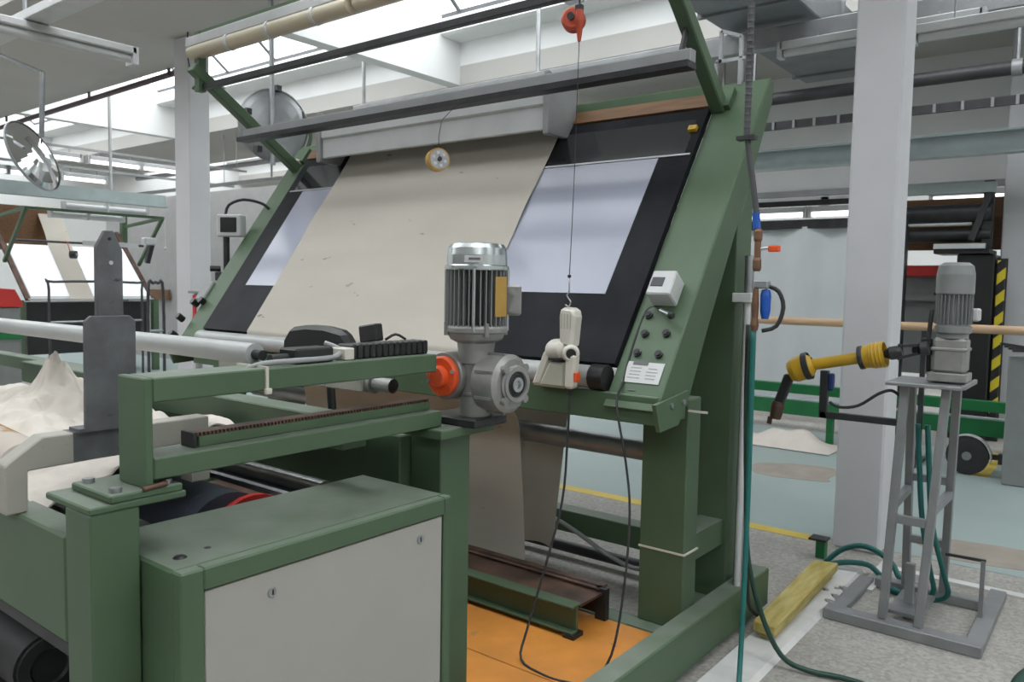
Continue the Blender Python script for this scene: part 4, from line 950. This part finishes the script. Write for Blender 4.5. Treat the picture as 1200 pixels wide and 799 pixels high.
# cardan shaft with yellow guard
cs = thing('cardan_shaft', 'yellow guarded cardan shaft reaching left from the small grey gear motor', 'shaft', (-1.05, 3.8, 1.0))
p0, p1 = Vector((-.955, 3.80, 1.198)), Vector((-1.19, 3.795, 1.145))
ax = (p1 - p0).normalized()
obj('guard_tube', MB().cyl(p0, p1, .027, 18), 'yellow', cs)
bm_ = MB(); bm_.lathe([(.036, .015), (.050, .0), (.052, -.03), (.056, -.035), (.058, -.095), (.058, -.095), (.054, -.095), (.045, -.03), (.030, .0)], p0, ax, 24)
obj('guard_bell', bm_, 'yellow', cs)
obj('bell_collar', MB().lathe([(.040, .02), (.054, .015), (.054, .0), (.050, -.006)], p0, ax, 24), 'dark_metal', cs)
ym = MB(); 
for i in range(3): ym.lathe([(.0575, -.045 - i * .016), (.060, -.049 - i * .016), (.0575, -.053 - i * .016)], p0, ax, 24)
obj('bell_ribs', ym, 'yellow', cs)
obj('yoke', MB().lathe([(0, 0), (.026, 0), (.030, .02), (.030, .05), (.022, .06), (.016, .075)], p0 - ax * .165, ax, 14), 'dark_metal', cs)
q = p0 - ax * .155
yk = MB()
for s in (-1, 1): yk.bar(q + Vector((0, 0, s * .026)), q - ax * .075 + Vector((0, 0, s * .018)), .03, .012, (0, 0, 1))
yk.cyl(q + Vector((0, 0, -.035)), q + Vector((0, 0, .035)), .011, 10)
obj('fork', yk, 'dark_metal', cs)
obj('stub_shaft', MB().cyl(q - ax * .06, Vector((-.685, 3.885, 1.238)), .019, 12), 'dark_metal', cs)
obj('shaft_collar', MB().cyl(q - ax * .085, q - ax * .115, .030, 14), 'dark_metal', cs)
obj('joint_bell', MB().lathe([(.034, -.02), (.054, .0), (.060, .03), (.058, .07), (.045, .095), (.02, .10)], p1, ax + Vector((0, -.1, -.22)), 22), 'yellow', cs)
obj('joint_collar', MB().lathe([(.062, .008), (.066, .012), (.066, .034), (.062, .038)], p1 - ax * .012, ax + Vector((0, -.1, -.1)), 22), 'dark_metal', cs)
e0 = p1 + Vector((-.088, -.01, -.055)); e1 = Vector((-1.325, 3.785, .945))
obj('joint_fork', MB().bar(e0, e1, .045, .035, (0, 1, 0), .006), 'rubber', cs)
obj('end_fork', MB().lathe([(0, 0), (.028, 0), (.032, .02), (.030, .05), (.026, .085), (.0, .085)], e1 + Vector((0, 0, .015)), (-.16, 0, -1), 14), 'rust', cs)
obj('fork_prong', MB().bar(e1 + Vector((-.03, -.02, -.06)), e1 + Vector((-.035, -.02, -.095)), .02, .012, (0, 1, 0)), 'rust', cs)
obj('blue_cap', MB().box(-1.10, -1.075, 3.78, 3.81, 1.035, 1.115, .006), 'navy', cs)
single('cable', MB().tube([(-1.085, 3.77, .985), (-1.04, 3.77, .965), (-.96, 3.775, .98), (-.88, 3.78, 1.04), (-.83, 3.79, 1.06), (-.80, 3.81, 1.04)], .007, 8, 4), 'rubber', 'black cable sagging between the bracket arm and the top plate of the drive stand', 'cable')
for i, (dx, lab) in enumerate(((0, 'left teal hose hanging inside the drive stand'), (.04, 'right teal hose hanging inside the drive stand'))):
    single('hose', MB().tube([(-.745 + dx, 3.95, .90), (-.735 + dx, 3.96, .75), (-.715 + dx, 4.0, .45), (-.69 + dx * 1.4, 4.10, .20), (-.68 + dx * 1.5, 4.16, .07), (-.76 + dx, 4.19, .016), (-.9, 4.21 - dx * .5, .014 + i * .022)], .012, 8, 4), 'teal', lab, 'hose')
single('hose', MB().tube([(-1.25, 4.40, .02), (-1.17, 4.45, .10), (-1.06, 4.47, .13), (-.93, 4.43, .09), (-.86, 4.36, .03), (-.75, 4.36, .016)], .015, 8, 4), 'teal', 'upper teal hose arching over the floor at the foot of the white column', 'hose')
single('hose', MB().tube([(-1.25, 4.33, .018), (-1.15, 4.37, .05), (-1.03, 4.39, .06), (-.95, 4.345, .03), (-.87, 4.33, .018)], .015, 8, 4), 'teal', 'lower teal hose lying at the foot of the white column', 'hose')
single('hose', MB().tube([(-.20, 3.75, .02), (-.24, 3.62, .03), (-.27, 3.45, .03), (-.24, 3.25, .02), (-.12, 3.15, .02)], .022, 8, 4), 'dark_hose', 'thick dark green hose at the lower right corner of the floor', 'hose')

# ================================================================== RIGHT BACKGROUND
t = thing('work_bench', 'long bright green steel bench rails behind the white column', 'bench', (-1, 8.1, 0))
obj('front_rail', MB().box(-4.6, 4, 7.90, 7.98, .255, .40, .004), 'far_green', t)
obj('front_rail_lip', MB().box(-4.6, 4, 7.90, 7.985, .402, .415), 'greenish', t)
obj('rear_rail', MB().box(-4.6, 4, 8.42, 8.50, .40, .50, .004), 'far_green', t)
for x in (-4.4, -2.3, .4, 2.6):
    obj('leg', MB().box(x, x + .06, 7.92, 7.98, 0, .255), 'far_green', t); obj('leg', MB().box(x, x + .06, 8.43, 8.49, 0, .40), 'far_green', t)
    obj('cross_rail', MB().box(x, x + .06, 7.98, 8.43, .30, .36), 'far_green', t)
single('cloth_heap', MB().sheet(lambda u, v: (-3.4 + 1.3 * u, 7.35 + .5 * v, .012 + (.13 + .05 * math.sin(11 * u) + .03 * math.sin(23 * u + 4 * v)) * math.sin(PI * u) ** .5 * math.sin(PI * v)), 24, 10, .004), 'cloth', 'pale cloth heap lying on the floor under the green bench rails', 'cloth')
t = thing('wood_pole', 'long pale wooden pole lying level on two dark trestles behind the white column', 'pole', (-1, 7.6, 0))
obj('pole', MB().cyl((-2.95, 7.6, 1.197), (1.2, 7.6, 1.193), .037, 14), 'pale_wood', t)
for x in (-1.42, .9):
    obj('trestle', MB().bar((x, 7.6, 0), (x, 7.6, 1.16), .04, .04, (0, 1, 0)), 'dark_metal', t); obj('trestle_foot', MB().box(x - .03, x + .03, 7.35, 7.82, 0, .03), 'dark_metal', t)
t = thing('sheet_frame', 'dark frame with a large hanging white plastic sheet behind the pole', 'frame', (-3.2, 9.0, 0))
obj('top_bar', MB().box(-5.2, -1.9, 8.95, 9.06, 2.17, 2.27), 'dark_metal', t)
obj('upper_bar', MB().box(-5.2, -2.21, 9.32, 9.40, 2.46, 2.52), 'dark_metal', t)
obj('sheet', MB().sheet(lambda u, v: (-5.1 + 3.0 * u, 9.0 + .03 * math.sin(24 * u) + .02 * math.sin(41 * u + v), 2.19 - 1.95 * v), 60, 4, .003), 'sheet', t)
for x in (-5.18, -1.93): obj('frame_post', MB().box(x - .04, x + .04, 8.95, 9.06, 0, 2.17), 'dark_metal', t)
# dark machine right of the column
t = thing('dyeing_machine', 'dark machine with hazard striped edge between the two white columns', 'machine', (-1.35, 9.2, 0))
obj('cabinet_body', MB().box(-1.45, -1.12, 9.15, 10.2, .0, 1.88, .01), 'black', t)
obj('cabinet_top', MB().box(-1.66, -1.16, 9.10, 9.6, 1.885, 1.93, .006), 'black', t)
obj('white_rail', MB().box(-1.66, -1.20, 9.08, 9.12, 1.935, 1.985), 'lampwhite', t)  # plain white rail along the cabinet top
obj('grey_panel', MB().box(-2.1, -1.50, 9.6, 9.66, .6, 1.70, .006), 'machine_grey', t)
for z in (1.45, 1.12, .88): obj('vent_slot', MB().box(-1.72, -1.52, 9.585, 9.60, z, z + .04), 'black', t)
obj('red_cover', MB().box(-2.0, -1.48, 9.50, 9.595, 1.66, 1.78, .01), 'red', t)
obj('grey_bar', MB().box(-2.1, -1.42, 9.52, 9.58, 1.40, 1.46), 'machine_grey', t)
obj('hazard_edge', MB().box(-1.10, -1.03, 9.20, 9.26, .25, 1.82, .002), 'hazard', t)
obj('edge_post', MB().box(-1.13, -1.02, 9.265, 9.30, .0, 1.84), 'dark_metal', t)
for z, th in ((2.30, .10), (2.08, .07)): obj('roller', MB().cyl((-2.2, 9.3, z), (-1.18, 9.3, z), th, 14), 'dark_metal', t)
obj('roller', MB().cyl((-2.2, 9.25, 2.19), (-1.35, 9.25, 2.19), .018, 10), 'lampwhite', t)
obj('wood_board', MB().box(-2.2, -1.1, 9.7, 9.76, 1.95, 2.5), 'wood', t)
obj('frame_post', MB().box(-1.26, -1.17, 9.25, 9.34, 1.94, 2.62), 'dark_metal', t)
obj('drive_arm', MB().bar((-1.20, 9.25, 2.5), (-1.34, 9.2, 2.02), .06, .06, (1, 0, 0)), 'dark_metal', t)
obj('teal_bar', MB().box(-2.2, -1.15, 9.20, 9.26, 2.50, 2.60), 'greenish', t)
t = thing('trolley', 'dark trolley wheel and frame under the green bench rails', 'trolley', (-.95, 7.5, 0))
wl = obj('wheel', MB().lathe([(0, -.03), (.11, -.03), (.155, -.025), (.158, 0), (.155, .025), (.11, .03), (0, .03)], (-1.02, 7.42, .158), (0, 1, 0), 28), 'rubber', t)
obj('hub', MB().cyl((-1.02, 7.38, .158), (-1.02, 7.395, .158), .035, 14), 'machine_grey', wl)
fg = MB()
for k in range(12):
    a0 = -.2 + k * .2; a1 = a0 + .2
    fg.bar((-1.02 + .172 * math.cos(a0), 7.42, .158 + .172 * math.sin(a0)), (-1.02 + .172 * math.cos(a1), 7.42, .158 + .172 * math.sin(a1)), .008, .07, (0, 1, 0))
obj('mudguard', fg, 'lampwhite', t)
obj('frame', MB().box(-.80, -.2, 7.40, 7.46, .12, .20), 'dark_metal', t); obj('axle_arm', MB().bar((-1.02, 7.47, .158), (-.5, 7.47, .17), .04, .04), 'dark_metal', t)
wl2 = obj('wheel', MB().lathe([(0, -.03), (.11, -.03), (.155, -.025), (.158, 0), (.155, .025), (.11, .03), (0, .03)], (-.18, 7.52, .158), (0, 1, 0), 24), 'rubber', t)
t = thing('stacked_rods', 'bundle of dark rods on a grey box at the right picture edge', 'rods', (-.6, 7.3, 0))
obj('box', MB().box(-.75, -.3, 7.2, 7.7, 0, 1.02, .01), 'machine_grey', t)
for i in range(4): obj('rod', MB().bar((-.80 + .03 * i, 7.12 - .02 * i, 1.11 - i * .015), (-.35 + .03 * i, 7.3, 1.04 + .01 * i), .022, .022), 'dark_metal', t)

# ================================================================== MIRRORS, POLES AND CORD
def mirror(name, label, c, axis, r, pole, back):
    t = thing(name, label, 'mirror', c)
    c = Vector(c)
    obj('bowl', MB().lathe([(0, -.06), (r * .5, -.05), (r * .9, -.02), (r, 0), (r, 0), (r, .015), (r * .97, .02)], c, axis, 36), 'disc', t)
    obj('mirror_face', MB().lathe([(r * .965, .012), (r * .8, .035), (r * .5, .058), (r * .25, .068), (0, .07)], c, axis, 36), 'mirror' if not back else 'disc', t)
    obj('pole', MB().cyl(pole[0], pole[1], .022, 10), 'dull_steel', t)
    return t
t = mirror('round_mirror', 'round convex mirror on a hanging pole at the upper left', (-7.81, 3.0, 2.56), (.737, .528, .383), .33, ((-7.66, 3.02, 2.72), (-7.60, 3.02, 3.27)), False)
obj('bracket', MB().bar((-7.60, 3.02, 3.26), (-8.7, 3.02, 3.62), .03, .03), 'dark_metal', t)
obj('bracket', MB().bar((-8.6, 3.02, 3.55), (-8.6, 3.02, 5.6), .04, .04, (0, 1, 0)), 'dull_steel', t)
t = mirror('round_disc', 'large round grey mirror back on a pole behind the inspection machine', (-6.08, 4.3, 2.86), (.80, -.25, -.05), .315, ((-5.98, 4.22, 2.5), (-6.0, 4.22, 4.15)), True)
for k in range(3):
    obj('cable', MB().tube([(-5.93, 4.30 + .03 * k + .2, 3.0 - .05 * k), (-5.90, 4.38 + .03 * k + .13, 2.85), (-5.89, 4.55, 2.78 - .03 * k), (-5.92, 4.5, 2.62)], .010, 6), 'dark_green', t)
for dy, dz in ((-.30, .06), (.0, .31), (-.2, -.24)): obj('clip', MB().box(-6.06, -6.0, 4.28 + dy, 4.33 + dy, 2.84 + dz, 2.89 + dz), 'black', t)
single('loose_cord', MB().tube([(-8.20, 4.72, 4.15), (-8.18, 4.70, 3.95), (-8.1, 4.68, 3.75), (-8.0, 4.66, 3.66), (-7.5, 4.5, 3.50), (-6.2, 3.9, 3.12), (-5.3, 3.1, 2.83), (-4.72, 2.78, 2.72)], .007, 6, 4), 'rubber', 'thin loose cord running from the ceiling past the left column to the machine arm', 'cord')

# ================================================================== LEFT BACKGROUND: second inspection machine
fx = thing('inspection_machine', 'small far inspection machine with lit white panel at the left edge', 'machine', (-13, 5.7, 0))
def q3(y, f): return Vector((-12.55 - .85 * f, y, 1.20 + .78 * f))
mb = MB()
def quad(mb, y0, y1, f0, f1, off):
    n = Vector((.78, 0, .85)).normalized() * off
    vs = [mb.bm.verts.new(q3(*a) + n) for a in ((y0, f0), (y1, f0), (y1, f1), (y0, f1))]
    ws = [mb.bm.verts.new(q3(*a) + n - n.normalized() * .02) for a in ((y0, f0), (y1, f0), (y1, f1), (y0, f1))]
    mb.bm.faces.new(vs); mb.bm.faces.new(ws[::-1])
    for a in range(4): mb.bm.faces.new([vs[a], ws[a], ws[(a + 1) % 4], vs[(a + 1) % 4]])
    bmesh.ops.recalc_face_normals(mb.bm, faces=mb.bm.faces)
    return mb
obj('lit_panel', quad(MB(), 4.76, 6.50, 0, 1, 0), 'far_panel', fx)
obj('panel_rail', quad(MB(), 4.70, 6.55, -.06, -.005, .02), 'lampwhite', fx)
for y, m in ((4.70, 'rust'), (6.54, 'rust')): obj('side_rail', MB().bar(q3(y, -.05), q3(y, 1.35), .05, .06, (0, 1, 0)), m, fx)
for y in (4.62, 6.62):
    obj('side_leg', MB().bar((-12.6, y, 0), (-12.6, y, 1.15), .09, .09, (0, 1, 0)), 'green', fx)
    obj('rear_leg', MB().bar((-13.6, y, 0), (-13.6, y, 2.55), .09, .09, (0, 1, 0)), 'green', fx)
    obj('arm', MB().bar(q3(y, .65), (-12.35, y + .02, 2.46), .045, .045, (0, 1, 0)), 'green', fx)
    obj('arm', MB().bar((-13.5, y, 2.36), (-12.35, y + .02, 2.46), .045, .045, (0, 1, 0)), 'green', fx)
obj('top_tie', MB().box(-12.38, -12.33, 4.62, 6.66, 2.44, 2.48), 'green', fx)
obj('table_box', MB().box(-13.4, -12.62, 4.72, 6.52, .35, 1.12), 'black', fx)
for i, (y0, y1, z, x) in enumerate(((5.25, 6.50, 2.545, -12.6), (5.0, 6.05, 2.40, -12.45))):
    obj('tube_lamp', MB().cyl((x, y0, z), (x, y1, z), .05, 12), 'lampwhite', fx)
    for y in (y0, (y0 + y1) / 2, y1): obj('lamp_holder', MB().box(x - .06, x + .06, y - .015, y + .015, z - .05, z + .07), 'lampwhite', fx)
obj('guide_bar', MB().cyl((-12.9, 4.65, 2.02), (-12.9, 6.6, 2.02), .018, 8), 'dark_metal', fx)
obj('guide_bar', MB().box(-12.7, -12.66, 5.55, 6.4, 1.98, 2.05), 'lampwhite', fx)
obj('control_arm', MB().bar((-12.75, 6.58, 1.75), (-12.6, 6.6, 2.1), .07, .07, (0, 1, 0)), 'dark_metal', fx)
obj('white_bracket', MB().box(-12.7, -12.55, 6.45, 6.65, 2.03, 2.15, .02), 'lampwhite', fx)
obj('brown_screen', MB().box(-13.9, -13.85, 4.6, 5.6, 1.9, 2.6), 'wood', fx)
obj('pull_cord', MB().cyl((-12.35, 6.68, 2.0), (-12.35, 6.68, 2.44), .006, 5), 'lampwhite', fx)
obj('cord_ball', MB().lathe([(0, -.03), (.03, 0), (0, .03)], (-12.35, 6.68, 1.98), (0, 0, 1), 10), 'lampwhite', fx)
def w3(u, v):
    f = [(1.75, .08), (1.55, .07), (1.2, .05), (1.0, .03), (0.5, .028), (0.0, .028), (-.08, .035)]
    k = v * (len(f) - 1); i = min(int(k), len(f) - 2); t_ = k - i
    ff = f[i][0] * (1 - t_) + f[i + 1][0] * t_; off = f[i][1] * (1 - t_) + f[i + 1][1] * t_
    y = (5.40 - .15 * v) + u * (.36 - .02 * v)
    return q3(y, ff) + Vector((.78, 0, .85)).normalized() * off
single('fabric_web', MB().sheet(w3, 6, 18, .003), 'fabric', 'narrow cream fabric strip running down the far lit panel', 'fabric')
t = thing('measuring_wheel', 'tiny black measuring wheel hanging before the far lit panel', 'wheel', (-12.6, 5.36, 1.78))
obj('rim', MB().cyl((-12.62, 5.34, 1.83), (-12.56, 5.40, 1.83), .06, 16), 'black', t); obj('hub', MB().cyl((-12.56, 5.395, 1.83), (-12.55, 5.405, 1.83), .02, 10), 'lampwhite', t)
obj('red_string', MB().tube([(-12.6, 5.33, 1.86), (-12.62, 5.31, 1.97), (-12.70, 5.33, 2.02), (-12.88, 5.33, 2.03)], .006, 5), 'red', t)
def hoop(label, x, y0, y1, z):
    t = thing('guard_rail', label, 'railing', (x, (y0 + y1) / 2, 0))
    obj('hoop', MB().tube([(x, y0, 0), (x, y0, z - .1), (x, y0 + .06, z), (x, y1 - .06, z), (x, y1, z - .1), (x, y1, 0)], .018, 8, 4), 'darkpipe', t)
    obj('mid_rail', MB().cyl((x, y0, z - .55), (x, y1, z - .55), .014, 8), 'dull_steel', t)
hoop('wide dark pipe railing in front of the far inspection machine', -11.6, 4.62, 5.90, 1.425)
hoop('narrow dark pipe railing hoop beside the left white column', -8.9, 4.60, 4.78, 1.44)
single('wall_board', MB().box(-15.1, -14.0, 7.62, 7.66, 1.10, 1.29, .004), 'wood', 'brown wooden board on the pale partition beside the left column', 'board')
struct('partition', MB().box(-16.5, -9.2, 7.68, 7.78, 0, 3.0), 'wall_grey')
t = thing('notice_frame', 'white board with red edge standing beside the left column', 'board', (-6.6, 4.0, 0))
obj('board', MB().box(-7.0, -6.45, 4.06, 4.10, .9, 1.36, .004), 'lampwhite', t)
obj('red_edge', MB().box(-7.0, -6.45, 4.045, 4.06, 1.30, 1.35), 'red', t); obj('red_edge', MB().box(-7.0, -6.955, 4.045, 4.06, .9, 1.30), 'red', t)
obj('top_edge', MB().box(-7.05, -6.4, 4.03, 4.11, 1.362, 1.385), 'machine_grey', t)
for x in (-6.98, -6.5): obj('leg', MB().box(x, x + .05, 4.06, 4.10, 0, .9), 'machine_grey', t)
t = thing('storage_box', 'grey box topped by a red sheet at the left picture edge', 'box', (-10.4, 3.55, 0))
obj('box', MB().box(-10.9, -10.0, 3.2, 3.68, .0, 1.14, .01), 'machine_grey', t)
obj('red_sheet', MB().prism([(3.18, 1.145), (3.70, 1.145), (3.69, 1.20), (3.62, 1.345), (3.18, 1.375)], 'x', -10.6, -9.98, .006), 'red', t)
obj('green_band', MB().box(-10.0, -9.98, 3.2, 3.68, .78, .90), 'far_green', t)
for i, (x, y, h, m) in enumerate(((-9.5, 3.95, 1.0, 'wood'), (-9.2, 3.6, .9, 'pale_wood'))):
    pass
